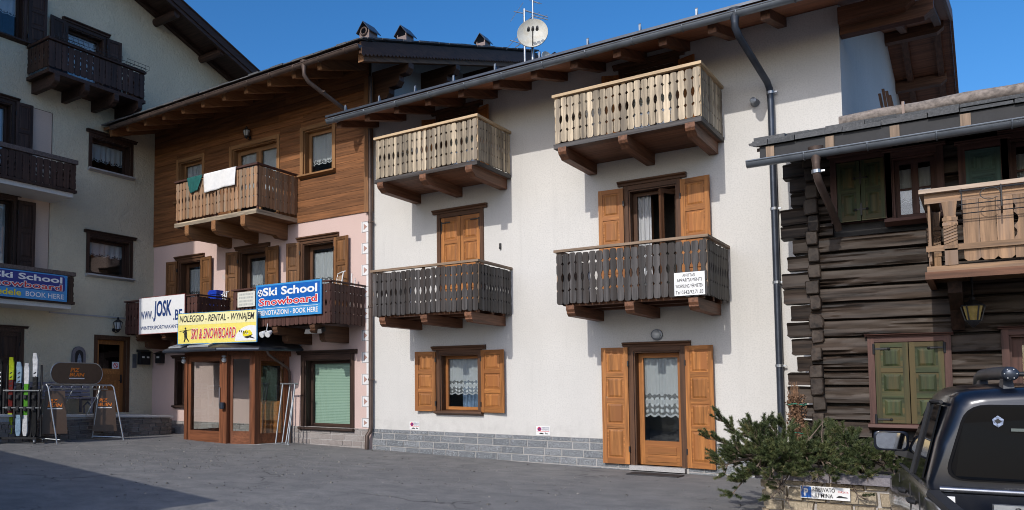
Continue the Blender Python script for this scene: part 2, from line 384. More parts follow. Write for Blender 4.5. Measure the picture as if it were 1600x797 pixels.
def letters(body, org, U, V, w, h, mat, parent, name='lettering', bold=0.0, shear=0.0, th=.004, label=None):
    """writing fitted into a w x h rectangle whose lower left corner is org, along U and up V"""
    cu = bpy.data.curves.new('t', 'FONT'); cu.body = body; cu.size = 1; cu.offset = bold; cu.shear = shear; cu.resolution_u = 3
    ob = bpy.data.objects.new('t', cu); COL.objects.link(ob)
    dg = bpy.context.evaluated_depsgraph_get(); dg.update()
    me = bpy.data.meshes.new_from_object(ob.evaluated_get(dg)); bpy.data.objects.remove(ob)
    xs = [v.co.x for v in me.vertices]; ys = [v.co.y for v in me.vertices]
    x0, x1, y0, y1 = min(xs), max(xs), min(ys), max(ys)
    U = Vector(U).normalized(); V = Vector(V).normalized(); N = U.cross(V)
    for v in me.vertices:
        v.co = Vector(org) + U*((v.co.x-x0)/(x1-x0)*w) + V*((v.co.y-y0)/(y1-y0)*h) + N*th
    me.materials.clear(); me.materials.append(mat)
    me.name = name; o = bpy.data.objects.new(name, me); COL.objects.link(o); adopt(o, parent)
    return o

def wall_sheet(mb, fr, u0, u1, z0, z1, holes, ztop=None, jamb=.24, room=1.0, m=0, mr=1, d=0.0):
    """front of a wall with rectangular openings, their reveals and a dark room behind each"""
    us = sorted({u0, u1, *[h[0] for h in holes], *[h[1] for h in holes], *([a for a, b in ztop] if ztop else [])})
    us = [u for u in us if u0-1e-6 <= u <= u1+1e-6]
    zs = sorted({z0, z1, *[h[2] for h in holes], *[h[3] for h in holes]})
    def top(u):
        if not ztop: return None
        for (a, b), (c, e) in zip(ztop, ztop[1:]):
            if a-1e-6 <= u <= c+1e-6: return b+(e-b)*(u-a)/(c-a)
        return ztop[-1][1]
    for a, b in zip(us, us[1:]):
        for c, e in zip(zs, zs[1:]):
            um, zm = (a+b)/2, (c+e)/2
            if any(h[0] < um < h[1] and h[2] < zm < h[3] for h in holes): continue
            mb.add([fr.p(a, d, c), fr.p(b, d, c), fr.p(b, d, e), fr.p(a, d, e)], [(0, 1, 2, 3)], m, 0)
        if ztop:
            mb.add([fr.p(a, d, z1), fr.p(b, d, z1), fr.p(b, d, top(b)), fr.p(a, d, top(a))], [(0, 1, 2, 3)], m, 0)
    for (a, b, c, e) in [h[:4] for h in holes]:
        q = [(a, c), (b, c), (b, e), (a, e)]
        for i in range(4):
            (ua, za), (ub, zb) = q[i], q[(i+1) % 4]
            mb.add([fr.p(ua, d, za), fr.p(ub, d, zb), fr.p(ub, d-jamb, zb), fr.p(ua, d-jamb, za)], [(0, 1, 2, 3)], m, 0)
            g = .12
            def ex(u, z): return (u + (-g if u == a else g), z + (-g if z == c else g))
            (va, ya), (vb, yb) = ex(ua, za), ex(ub, zb)
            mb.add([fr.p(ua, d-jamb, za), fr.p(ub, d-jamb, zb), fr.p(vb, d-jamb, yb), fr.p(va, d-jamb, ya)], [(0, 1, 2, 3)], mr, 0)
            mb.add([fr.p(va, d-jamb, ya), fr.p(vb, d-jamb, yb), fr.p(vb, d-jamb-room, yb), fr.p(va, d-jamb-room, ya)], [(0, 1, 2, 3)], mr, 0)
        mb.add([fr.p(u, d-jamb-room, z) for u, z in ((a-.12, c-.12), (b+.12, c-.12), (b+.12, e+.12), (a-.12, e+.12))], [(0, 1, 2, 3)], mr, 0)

def slab(mb, p, th, m=0):    # a sloping sheet with thickness th downwards; p = four corners of its top
    p = [Vector(q) for q in p]; return mb.hexa([q-Vector((0, 0, th)) for q in p], p, m)

def shutter(parent, fr, u0, u1, z0, z1, n, mats, swing=0.0, hinge='l', d=.02, iron=True, rows=None, latch=True, label=None):
    """one panelled leaf; fr's u runs across it"""
    uh = u0 if hinge == 'l' else u1
    f = fr.turned(uh, d, swing if hinge == 'l' else -swing)
    a, b = (0, u1-u0) if hinge == 'l' else (u0-u1, 0)
    mb = MB(); t = .035; st = min(.085, (b-a)*.17)
    mb.box(f, a+st*.6, b-st*.6, .008, t*.55, z0+.03, z1-.03)
    for q in ((a, a+st), (b-st, b)): mb.box(f, q[0], q[1], 0, t, z0, z1, 1)
    hs = rows or [1]*n; tot = sum(hs); H = z1-z0-st; z = z0
    zs = [z0]
    for k in hs: zs.append(zs[-1]+H*k/tot)
    for i, zz in enumerate(zs): mb.box(f, a+st, b-st, .001, t-.001, zz, zz+st*(1.25 if i == 0 else 1), 0)
    for i in range(len(hs)):
        c, e = zs[i]+st*1.0, zs[i+1]
        if i == 0: c += st*.25
        g = .022
        lo = [f.p(u, t*.5, q) for u, q in ((a+st+g, c+g), (b-st-g, c+g), (b-st-g, e-g), (a+st+g, e-g))]
        g2 = g+.035
        hi = [f.p(u, t*.92, q) for u, q in ((a+st+g2, c+g2), (b-st-g2, c+g2), (b-st-g2, e-g2), (a+st+g2, e-g2))]
        mb.hexa(lo, hi, 1)
    o = mb.build('shutter', [mats['x'], mats['z']], parent)
    if label: o['label'] = label
    if iron:
        us = a if hinge == 'l' else b; sg = 1 if hinge == 'l' else -1
        for zz in (z0+(z1-z0)*.13, z0+(z1-z0)*.86):
            h = MB(); h.box(f, us-.012*sg, us+.012*sg, t*.2, t+.014, zz-.05, zz+.05); h.build('hinge', M['iron'], parent)
    return o

def curtain(parent, fr, u0, u1, z0, z1, d, mat, scallop=0.0, waves=7, amp=.018, name='curtain', nsc=5):
    mb = MB(); nu = 60; nz = 6; k = 0; pts = []
    for j in range(nz+1):
        for i in range(nu+1):
            s = i/nu; u = u0+(u1-u0)*s
            zb = z0 + (scallop*abs(math.sin(s*math.pi*nsc)) if scallop else 0)*(-1) + (scallop if scallop else 0)
            z = zb+(z1-zb)*j/nz
            w = math.sin(s*waves*2*math.pi + .6*math.sin(s*9))*amp*(.5+.5*(1-j/nz)) + .006*math.sin(s*57)
            pts.append(fr.p(u, d+w, z)); mb.uv[k] = (s*(u1-u0)/.8, j/nz); k += 1
    fs = [(j*(nu+1)+i, j*(nu+1)+i+1, (j+1)*(nu+1)+i+1, (j+1)*(nu+1)+i) for j in range(nz) for i in range(nu)]
    mb.add(pts, fs, 0, .5)
    return mb.build(name, mat, parent, smooth=60)

def window(house, fr, hole, cas=.09, casd=.03, mats='casing', fmats='honey', depth=.17, sill=True, corn=.13, mull=0, bars=0,
           cur=None, curz=None, name='window', glassm='glass', solid=0.0, fw=.065, liner=True, top_over=.09, sill_stone=False, label=None, scal=.03, drape=False, mid=None, pane=True, base=True):
    u0, u1, z0, z1 = hole[:4]; W_ = M[mats]; F_ = M[fmats]
    mb = MB()
    mb.box(fr, u0-cas, u0, -.0, casd, z0, z1+cas, 1); mb.box(fr, u1, u1+cas, 0, casd, z0, z1+cas, 1)
    mb.box(fr, u0, u1, .001, casd-.002, z1, z1+cas, 0)
    if liner:
        mb.box(fr, u0+.002, u0+.025, -depth, -.001, z0+.002, z1-.002, 1); mb.box(fr, u1-.025, u1-.002, -depth, -.001, z0+.002, z1-.002, 1)
        mb.box(fr, u0+.026, u1-.026, -depth, -.003, z1-.027, z1-.002, 0)
    if corn:
        zt = z1+cas
        mb.dz(fr, [(.0, zt), (casd+.03, zt), (casd+.035, zt+corn*.35), (casd+.08, zt+corn*.6), (casd+.085, zt+corn*.85), (0, zt+corn)], u0-cas-top_over, u1+cas+top_over, 0)
    w = mb.build(name, [W_['x'], W_['z']], house)
    if label: w['label'] = label
    if sill:
        m2 = MB()
        m2.dz(fr, [(-depth, z0-.01), (-depth, z0+.035), (casd+.09, z0+.012), (casd+.10, z0-.03), (0, z0-.075)], u0-cas-.02, u1+cas+.02)
        m2.build('sill', M['granite'] if sill_stone else W_['x'], w)
    a, b = u0+.027, u1-.027; zb = z0+(.04 if sill else .002); zt = z1-.029
    m3 = MB(); d0, d1 = -depth-.05, -depth+.01
    zp = zb+solid if solid else zb
    m3.box(fr, a, a+fw, d0, d1, zb, zt, 1); m3.box(fr, b-fw, b, d0, d1, zb, zt, 1)
    m3.box(fr, a+fw, b-fw, d0+.001, d1-.001, zt-fw, zt, 0); m3.box(fr, a+fw, b-fw, d0+.001, d1-.001, zb, zb+fw+(solid if solid else 0), 0)
    if solid:
        m3.box(fr, a+fw+.05, b-fw-.05, d1, d1+.012, zb+.06, zb+solid*.45, 0); m3.box(fr, a+fw+.05, b-fw-.05, d1, d1+.012, zb+solid*.55, zb+solid-.02, 0)
    if mull:
        c = mid if mid else (a+b)/2; m3.box(fr, c-fw*.8, c+fw*.8, d0+.002, d1+.008, zb+fw+(solid or 0), zt-fw, 1)
    for i in range(bars):
        zz = zp+(zt-zp)*(i+1)/(bars+1); m3.box(fr, a+fw, b-fw, d0+.02, d1-.006, zz-.014, zz+.014, 0)
    m3.build('frame', [F_['x'], F_['z']], w)
    if pane: MB().box(fr, a+fw*.8, b-fw*.8, -depth-.024, -depth-.016, zp+fw*.8, zt-fw*.8).build('pane', M[glassm], w)
    if cur:
        cz0, cz1 = curz or (zp+.1, zt)
        curtain(w, fr, a+.02, b-.02, cz0, cz1, -depth-.075, M[cur], scallop=scal)
    if drape:
        curtain(w, fr, a+.25, b-.22, zp, zt, -depth-.3, M['blue_cloth'], waves=5, name='drape')
    return w

def board_outline(u, w, z0, z1, notch=(.27, .52, .80), oval=.085, depth=.025, dia=.030, mid=1):
    """one sawn baluster: rounded ends, small diamond notches and one oval notch on both edges"""
    h = z1-z0; R = [(w*.28, 0), (w*.44, .012), (w*.5, .045)]
    for k, q in enumerate(notch):
        zc = q*h
        if k == mid: R += [(w*.5, zc-oval), (w*.5-depth*.75, zc-oval*.55), (w*.5-depth, zc), (w*.5-depth*.75, zc+oval*.55), (w*.5, zc+oval)]
        else: R += [(w*.5, zc-dia), (w*.5-dia*.75, zc), (w*.5, zc+dia)]
    R += [(w*.5, h-.045), (w*.44, h-.012), (w*.28, h)]
    return [(u+x, z0+z) for x, z in R] + [(u-x, z0+z) for x, z in reversed(R)]

def railing(parent, fr, u0, u1, d, z0, z1, bw, mats, name='front_railing', gap=.010, **kw):
    n = max(2, round((u1-u0)/bw)); w = (u1-u0)/n; mb = MB()
    for i in range(n):
        j = random.uniform(-.011, .011)
        mb.uz(fr, board_outline(u0+w*(i+.5), w-gap, z0+j, z1+j, **kw), d-.011, d+.011+random.uniform(0, .003))
    for zz in (z0+(z1-z0)*.12, z0+(z1-z0)*.88): mb.box(fr, u0+.01, u1-.01, d-.06, d-.012, zz-.03, zz+.03)
    return mb.build(name, mats['z'], parent)

def balcony(house, fr, u0, u1, dp, zb, zt, fl, mats, rail, beams, bw=.118, bz=(.0, .2), bm='redbrown', fm='redbrown', rail_t=.05, proud=.06, sidesl=True, sidesr=True, edge=None, label=None, kw={}):
    fz0, fz1 = fl; ins = .075 if zb < fz1 else 0.0; dd = dp-ins
    b = MB(); n = max(3, int(dp/.2))
    for i in range(n): b.box(fr, u0+.03+ins, u1-.03-ins, dd*i/n+.002, dd*(i+1)/n-.002, fz0, fz1, 0)
    bal = b.build('balcony', M[fm]['x'], house)
    if label: bal['label'] = label
    if edge:
        e = MB(); e.box(fr, u0-.01, u1+.01, dp-.0, dp+.03, fz0-.005, fz1+.006, 0)
        e.box(fr, u0-.012, u0+.028, .01, dp-.002, fz0-.004, fz1+.005, 1); e.box(fr, u1-.028, u1+.012, .01, dp-.002, fz0-.004, fz1+.005, 1)
        e.build('edge_board', [M[edge]['x'], M[edge]['y']], bal)
    for u in beams:
        m = MB(); z0, z1 = bz
        m.dz(fr, [(0, z0), (dp-.10, z0), (dp-.03, z0+.05), (dp+proud-.03, z0+.075), (dp+proud, z0+.12), (dp+proud, z1), (0, z1)], u-.075, u+.075)
        m.build('beam', M[bm]['y'], bal)
    railing(bal, fr, u0, u1, dp-.02, zb, zt, bw, mats, **kw)
    for on, uu, sg in ((sidesl, u0+.012, -1), (sidesr, u1-.012, 1)):
        if not on: continue
        f2 = Fr(fr.p(uu, 0, 0), fr.N, fr.U*sg)
        railing(bal, f2, .02, dp-.05, 0.0, zb, zt, bw*1.02, mats, name='side_railing', **kw)
    h = MB(); g = rail_t
    h.box(fr, u0-.03, u1+.03, dp-.07, dp+.03, zt+.03, zt+.03+g, 0)
    h.box(fr, u0-.028, u0+.045, .012, dp-.071, zt+.031, zt+.029+g, 1); h.box(fr, u1-.045, u1+.028, .012, dp-.071, zt+.031, zt+.029+g, 1)
    for u in (u0+.03, (u0+u1)/2, u1-.03): h.box(fr, u-.03, u+.03, dp-.066, dp-.034, fz1, zt+.03, 2)
    h.build('handrail', [M[rail]['x'], M[rail]['y'], M[rail]['z']], bal)
    return bal

def gutter(parent, x0, x1, y, z, r, mat, step, first, name='gutter', bm='gutter', drop=0.0):
    mb = MB(); n = 10; out = []
    for k in range(n+1):
        a = math.pi + math.pi*k/n; out.append((math.cos(a)*r, math.sin(a)*r))
    inn = [(a*.93, b*.93) for a, b in reversed(out)]
    prof = out+inn
    mb.loft([[Vector((x, y+a, z+b + drop*(x-x0))) for a, b in prof] for x in (x0, x1)])
    mb.tube([(x0, y-r, z), (x1, y-r, z+drop*(x1-x0))], .013, 8)
    for x in (x0, x1): mb.loft([[Vector((x+s, y+a, z+b+drop*(x-x0))) for a, b in out] for s in (-.003, .003)])
    g = mb.build(name, mat, parent, smooth=40)
    x = first
    while x < x1:
        br = MB()
        pts = [Vector((x, y+math.cos(math.pi+math.pi*k/10)*(r+.006), z+math.sin(math.pi+math.pi*k/10)*(r+.006))) for k in range(11)]
        pts = [pts[0]+Vector((0, .03, .012))]+pts+[pts[-1]+Vector((0, .1, .03))]
        br.tube(pts, .010, 5); x += step; br.build('gutter_bracket', M[bm], g)
    return g

def downpipe(parent, pts, r, mat, clamps=(), cm='steel', name='downpipe', funnel=True):
    mb = MB(); mb.tube(pts, r, 14)
    if funnel:
        p = Vector(pts[0]); mb.lathe(p-Vector((0, 0, .02)), (0, 0, 1), [(r*1.02, -.06), (r*1.15, 0), (r*1.9, .15), (r*2.0, .17)], 14)
    o = mb.build(name, mat, parent, smooth=45)
    if clamps:
        for q in clamps:
            c = MB(); q = Vector(q); c.lathe(q, (0, 0, 1), [(r+.004, -.025), (r+.012, -.022), (r+.012, .022), (r+.004, .025)], 14)
            c.box(WORLD, q.x+r, q.x+r+.05, q.y-.015, q.y+.015, q.z-.012, q.z+.012)
            c.build('pipe_clamp', M[cm], o)
    return o

def blocks(mb, fr, u0, u1, z0, z1, ch, wmin, wmax, d0=0.0, dv=.012, joint=.012, holes=(), m=0, slope=0.0):
    z = z0; row = 0
    while z < z1-.02:
        h = min(ch*random.uniform(.94, 1.06), z1-z)
        u = u0 - random.uniform(0, wmin)
        while u < u1:
            w = random.uniform(wmin, wmax); a, b = max(u, u0), min(u+w, u1); u += w
            for (ha, hb) in holes:
                if a < ha < b: b = ha
                if a < hb < b and a >= ha-1e-6: a = hb
            if b-a < .05 or any(ha-.001 <= a and b <= hb+.001 for ha, hb in holes): continue
            e = d0+random.uniform(0, dv)
            lo = [fr.p(p, d0-.05, q) for p, q in ((a+joint/2, z+joint/2), (b-joint/2, z+joint/2), (b-joint/2, z+h-joint/2), (a+joint/2, z+h-joint/2))]
            hi = [fr.p(p, e, q) for p, q in ((a+joint/2+.004, z+joint/2+.004), (b-joint/2-.004, z+joint/2+.004), (b-joint/2-.004, z+h-joint/2-.004), (a+joint/2+.004, z+h-joint/2-.004))]
            mb.hexa(lo, hi, m)
        z += h; row += 1

def slates(mb, org, along, up, length, rows, w=(.28, .5), d=.34, th=.028, over=.03, lift=.02):
    """rough stone slates laid in rows on a slope, starting at the edge"""
    along = Vector(along).normalized(); up = Vector(up).normalized(); n = along.cross(up)
    if n.z < 0: n = -n
    for r in range(rows):
        u = -random.uniform(0, .2)
        while u < length:
            ww = random.uniform(*w); a, b = max(u, 0), min(u+ww, length); u += ww
            if b-a < .06: continue
            t = th*random.uniform(.7, 1.5); o = Vector(org)+up*(r*d*.78-over-random.uniform(0, .035))+n*(.004+random.uniform(0, .008))
            e = d*random.uniform(.95, 1.1); tilt = lift
            lo = [o+along*(a+.004)+n*tilt, o+along*(b-.004)+n*tilt, o+along*(b-.004)+up*e, o+along*(a+.004)+up*e]
            j = [random.uniform(-.012, .012) for _ in range(4)]
            hi = [lo[i]+n*t+along*j[i]*.5+up*j[(i+1) % 4]*.5 for i in range(4)]
            mb.hexa(lo, hi)

def plate(label, cat, name, fr, u0, u1, d, z0, z1, mat, th=.012, border=None, group=None):
    t = thing(name, label, cat, fr.p((u0+u1)/2, d, z0), group)
    MB().box(fr, u0, u1, d, d+th, z0, z1).build('board', mat, t)
    if border:
        b = MB(); w = border[1]
        b.box(fr, u0-w, u0, d-.006, d+th+.006, z0-w, z1+w); b.box(fr, u1, u1+w, d-.006, d+th+.006, z0-w, z1+w)
        b.box(fr, u0, u1, d-.006, d+th+.005, z1, z1+w); b.box(fr, u0, u1, d-.006, d+th+.005, z0-w, z0)
        b.build('frame', border[0], t)
    return t
def write(t, fr, d, body, u0, u1, z0, z1, mat, **kw):
    return letters(body, fr.p(u0, d, z0), fr.U, (0, 0, 1), u1-u0, z1-z0, mat, t, **kw)

# ================================================================== ground
def zg(x, y):       # the yard rises a little to the left and falls towards the parked truck
    q = max(0, min(1, (-4.45-y)/1.3))*max(0, min(1, (x+3.4)/2.2))
    return (max(0.0, min(.21, -(x+6)*.0165)) if x < -6 else 0.0) - .215*q*q*(3-2*q)
def build_ground():
    xs = [-160, -60, -30, -24]+[-22+i*.5 for i in range(60)]+[9, 14, 30, 80, 160]
    ys = [-160, -60, -30, -20]+[-18+i*.5 for i in range(42)]+[4, 10, 30, 90, 160]
    vs = [(x, y, zg(x, y)+(random.uniform(-.006, .006) if -22 < x < 6 and -18 < y < -.6 else 0)) for y in ys for x in xs]
    n = len(xs); fs = [(j*n+i, j*n+i+1, (j+1)*n+i+1, (j+1)*n+i) for j in range(len(ys)-1) for i in range(n-1)]
    o = MB().add(vs, fs).build('ground', M['asphalt'], smooth=60); o['kind'] = 'structure'
build_ground()

# ================================================================== white house
WH = thing('white_house', 'white plastered house with grey stone base, four wooden balconies and orange-brown shutters', 'house', (-6.3, 0, 0))
holes = dict(gw=(-9.17, -8.24, 1.0, 2.24), door=(-5.03, -4.20, .10, 2.20), w2=(-9.13, -8.17, 3.15, 5.26), fw=(-5.06, -4.20, 3.15, 5.25),
             ul=(-9.14, -8.25, 6.0, 7.50), ur=(-5.10, -4.18, 6.0, 7.52))
mb = MB(); wall_sheet(mb, FA, -11.0, -1.63, -.3, 7.82, list(holes.values()))
def xr(y): return -1.63+.02*y
RID, RSL, RZ0 = 7.0, .267, 7.82            # ridge distance, slope, underside of the roof over the front wall
mb.add([(xr(0), 0, -.3), (xr(14), 14, -.3), (xr(14), 14, RZ0), (xr(7), 7, RZ0+7*RSL+.02), (xr(0), 0, RZ0)], [(0, 1, 2, 3, 4)], 0, 0)
mb.add([(-11.0, 14, -.3), (xr(14), 14, -.3), (xr(14), 14, RZ0), (-11.0, 14, RZ0)], [(0, 1, 2, 3)], 0, 0)
mb.build('wall', [M['white'], M['dark_room']], WH)
pb = MB(); blocks(pb, FA, -10.98, -5.12, -.12, .565, .152, .30, .52, d0=.018, dv=.012); pb.build('stone_base', M['gneiss'], WH)
pb = MB(); blocks(pb, FA, -4.12, -1.66, -.12, .565, .152, .30, .52, d0=.018, dv=.012); pb.build('stone_base', M['gneiss'], WH)
MB().box(FA, -10.99, -5.12, .0, .014, -.2, .56).box(FA, -4.12, -1.65, 0, .014, -.2, .56).build('base_mortar', M['mortar'], WH)
# roof
XA, XB = -11.1, -.37
rf = MB()
def wz(y): return RZ0+.10+RSL*y if y <= RID else RZ0+.10+RSL*(2*RID-y)      # top of the boarding
slab(rf, [(XA, -1.52, wz(-1.52)), (XB, -1.52, wz(-1.52)), (XB+.06, RID, wz(RID)), (XA, RID, wz(RID))], .09)
slab(rf, [(XA, RID, wz(RID)), (XB+.06, RID, wz(RID)), (XB+.10, 2*RID+1.4, wz(2*RID+1.4)), (XA, 2*RID+1.4, wz(2*RID+1.4))], .09)
roof = rf.build('roof', M['soffit']['x'], WH)
rc = MB()
for a, b in ((-1.6, RID), (RID, 2*RID+1.5)):
    slab(rc, [(XA-.04, a, wz(a)+.10), (XB+.05, a, wz(a)+.10), (XB+.11, b, wz(b)+.10), (XA-.04, b, wz(b)+.10)], .045)
rc.build('roof_sheet', M['gutter_dk'], roof)
fs_ = MB(); slab(fs_, [(XA-.02, -1.55, wz(-1.55)+.05), (XB+.03, -1.55, wz(-1.55)+.05), (XB+.03, -1.515, wz(-1.515)+.05), (XA-.02, -1.515, wz(-1.515)+.05)], .16)
slab(fs_, [(XB+.005, -1.5, wz(-1.5)+.05), (XB+.05, -1.5, wz(-1.5)+.05), (XB+.11, RID, wz(RID)+.05), (XB+.065, RID, wz(RID)+.05)], .2)
slab(fs_, [(XB+.065, RID, wz(RID)+.05), (XB+.11, RID, wz(RID)+.05), (XB+.15, 15.4, wz(15.4)+.05), (XB+.105, 15.4, wz(15.4)+.05)], .2)
fs_.build('fascia', M['redbrown']['x'], roof)
for i in range(12):
    x = -10.6+i*.9; sg = MB()
    sg.hexa([(x-.012, -1.58, wz(-1.58)+.10), (x+.012, -1.58, wz(-1.58)+.10), (x+.012, -1.5, wz(-1.5)+.10), (x-.012, -1.5, wz(-1.5)+.10)],
            [(x-.018, -1.57, wz(-1.58)+.21), (x+.018, -1.57, wz(-1.58)+.21), (x+.018, -1.56, wz(-1.5)+.21), (x-.018, -1.56, wz(-1.5)+.21)])
    sg.build('snow_guard', M['gutter'], roof)
for i in range(13):
    x = -10.85+i*.765
    if x > -1.7: break
    m = MB(); zz = lambda y: wz(y)-.092
    m.hexa([(x-.065, .0, zz(0)-.17), (x+.065, 0, zz(0)-.17), (x+.065, -1.46, zz(-1.46)-.15), (x-.065, -1.46, zz(-1.46)-.15)],
           [(x-.065, .0, zz(0)), (x+.065, 0, zz(0)), (x+.065, -1.46, zz(-1.46)), (x-.065, -1.46, zz(-1.46))])
    m.build('rafter', M['redbrown']['y'], roof)
for (y, za, zb_, xe) in ((-.13, 7.43, 7.68, -.62), (.11, 7.30, 7.56, -.40), (RID, wz(RID)-.36, wz(RID)-.1, -.42), (9.1, wz(9.1)-.34, wz(9.1)-.1, -.44), (11.8, wz(11.8)-.34, wz(11.8)-.1, -.44)):
    m = MB(); xs = -1.62 if y < 1 else xr(y)
    m.loft([[(xs, y+s, a) for s, a in ((-.11, za), (.11, za), (.11, zb_), (-.11, zb_))], [(xe-.12, y+s, a) for s, a in ((-.11, za), (.11, za), (.11, zb_), (-.11, zb_))],
            [(xe, y+s, a) for s, a in ((-.11, za+.1), (.11, za+.1), (.11, zb_), (-.11, zb_))]])
    m.build('purlin', M['redbrown']['x'], roof)
for x in (-1.15, -.55):
    m = MB()
    for a, b in ((-1.4, RID), (RID, 15.2)):
        m.hexa([(x-.06, a, wz(a)-.20), (x+.06, a, wz(a)-.20), (x+.06+.03, b, wz(b)-.20), (x-.06+.03, b, wz(b)-.20)], [(x-.06, a, wz(a)-.091), (x+.06, a, wz(a)-.091), (x+.09, b, wz(b)-.091), (x-.03, b, wz(b)-.091)])
    m.build('rafter', M['redbrown']['y'], roof)
gutter(WH, -11.05, -.9, -1.62, 7.455, .085, M['gutter'], .80, -10.8)
downpipe(WH, [(-2.83, -1.62, 7.36), (-2.83, -1.62, 7.22), (-2.80, -1.5, 7.10), (-2.66, -.2, 6.72), (-2.64, -.10, 6.62), (-2.63, -.09, 6.4), (-2.63, -.09, 0.02)], .052, M['gutter_dk'],
         [(-2.63, -.09, z) for z in (6.55, 4.55, 3.3, 1.9, .6)])
# windows
window(WH, FA, holes['gw'], corn=.1, mats='casing', fmats='honey', cur='lace', curz=(1.36, 2.2), scal=.035, drape=True, depth=.19)
w = WH.children[-1]
shutter(w, FA, -9.76, -9.26, 1.0, 2.31, 3, M['honey'], .10, 'r', d=.035)
shutter(w, FA, -8.15, -7.60, 1.0, 2.31, 3, M['honey'], .10, 'l', d=.035)
window(WH, FA, holes['door'], corn=.09, mats='casing', fmats='honey', cur='lace', curz=(.98, 2.15), scal=.04, depth=.2, sill=False, solid=.36, fw=.085, name='door')
w = WH.children[-1]
shutter(w, FA, -5.60, -5.12, .11, 2.28, 4, M['honey'], .09, 'r', d=.035, rows=[.8, .8, .8, 1.1][::-1])
shutter(w, FA, -4.11, -3.64, .11, 2.28, 4, M['honey'], .09, 'l', d=.035, rows=[.8, .8, .8, 1.1][::-1])
k = MB(); k.box(FA, -5.58, -5.50, .075, .095, 1.28, 1.36); k.box(FA, -3.72, -3.66, .075, .095, 1.30, 1.38); k.build('shutter_catch', M['yellow_rail']['x'], w)
MB().box(FA, -5.1, -4.14, -.2, .16, .02, .10).build('doorstep', M['granite'], WH)
# closed french shutters above
w = window(WH, FA, holes['w2'], corn=.1, cur=None, sill=False, depth=.22, pane=False)
shutter(w, FA, -9.125, -8.655, 3.17, 5.25, 4, M['honey'], 0, 'l', d=-.035)
shutter(w, FA, -8.645, -8.175, 3.17, 5.25, 4, M['honey'], 0, 'r', d=-.035)
for u, sgn in ((-9.12, 1), (-8.18, -1)): MB().box(FA, u, u+.22*sgn, .002, .01, 5.13, 5.155).box(FA, u, u+.025*sgn, .002, .012, 4.98, 5.17).build('strap_hinge', M['iron'], w)
# french window standing open
w = window(WH, FA, holes['fw'], corn=.1, sill=False, depth=.2, pane=False, fmats='casing')
shutter(w, FA, -5.60, -5.14, 3.17, 5.30, 4, M['honey'], .09, 'r', d=.035)
shutter(w, FA, -4.12, -3.62, 3.17, 5.30, 4, M['honey'], .09, 'l', d=.035)
curtain(w, FA, -4.98, -4.74, 3.2, 5.18, -.30, M['lace'], waves=3, amp=.03)
lf = FA.turned(-4.235, -.24, rad(118)); m = MB()
m.box(lf, -.005, .07, -.02, .03, 3.2, 5.17, 1).box(lf, .38, .45, -.02, .03, 3.2, 5.17, 1).box(lf, .07, .38, -.019, .029, 5.09, 5.17).box(lf, .07, .38, -.019, .029, 3.2, 3.4)
m.build('open_leaf', [M['casing']['x'], M['casing']['z']], w)
MB().box(lf, .06, .39, .0, .006, 3.39, 5.10).build('pane', M['glass'], w)
lf2 = FA.turned(-5.025, -.24, -rad(60)); m = MB()
m.box(lf2, .0, .07, -.03, .02, 3.2, 5.17, 1).box(lf2, .36, .43, -.03, .02, 3.2, 5.17, 1).box(lf2, .07, .36, -.029, .019, 5.09, 5.17).box(lf2, .07, .36, -.029, .019, 3.2, 3.4)
m.build('open_leaf', [M['casing']['x'], M['casing']['z']], w)
for kk in ('ul', 'ur'):
    h = holes[kk]
    w = window(WH, FA, h, corn=.10, sill=False, mats='casing', fmats='casing', mull=1, cur='net', curz=(6.2, 7.4), depth=.2)
    shutter(w, FA, h[0]-.40, h[0]-.09, 6.02, 7.50, 3, M['honey'], .5, 'r', d=.035)
    shutter(w, FA, h[1]+.09, h[1]+.40, 6.02, 7.52, 3, M['honey'], .35, 'l', d=.035)
# balconies
for (a, b) in ((-9.87, -7.45), (-5.88, -3.40)):
    balcony(WH, FA, a, b, 1.46, 5.97, 6.79, (5.87, 5.94), M['pale'], 'yellow_rail', [a+.16, (a+b)/2, b-.16], bz=(5.665, 5.868), edge='grey', bm='redbrown', fm='redbrown',
            label='upper balcony of pale weathered boards')
for (a, b) in ((-9.95, -7.46), (-5.89, -3.37)):
    balcony(WH, FA, a, b, 1.47, 3.02, 3.93, (3.10, 3.16), M['grey'], 'oldrail', [a+.25, (a+b)/2+.02, b-.22], bz=(2.80, 2.99), proud=.0, bm='redbrown', fm='redbrown', rail_t=.045,
            label='lower balcony of blackened grey boards')
    m = MB(); m.box(FA, a+.1, b-.1, 1.2, 1.32, 2.992, 3.09); m.box(FA, a+.1, b-.1, .1, .22, 2.992, 3.09); m.box(FA, a+.1, b-.1, .6, .7, 2.992, 3.09)
    m.build('joist', M['redbrown']['x'], WH.children[-1])

# ================================================================== pink and wood house
MH = thing('pink_house', 'house with pink plaster below and brown plank cladding above, between the cream and white houses', 'house', (-15, 0, .1))
ph = dict(w1=(-17.80, -16.92, 3.2, 5.10), w2=(-15.33, -14.42, 3.2, 5.12), w3=(-13.12, -12.14, 3.2, 5.12), shop=(-13.05, -11.63, .52, 2.20), sl=(-17.88, -17.24, .97, 2.26), dr=(-14.75, -13.85, .16, 2.2))
wh = dict(r=(-13.10, -12.16, 6.86, 8.02), m=(-15.66, -14.0, 6.0, 8.02), l=(-17.86, -16.86, 6.86, 8.04))
mb = MB(); wall_sheet(mb, FA, XL, -11.002, -.3, 5.70, list(ph.values()))
wall_sheet(mb, FA, XL, -11.002, 5.70, 9.30, list(wh.values()), m=2)
mb.add([(-11.02, 0, 5.7), (-11.02, 13, 5.7), (-11.02, 13, 9.4), (-11.02, 7, 11.35), (-11.02, 0, 9.3)], [(0, 1, 2, 3, 4)], 3, 0)
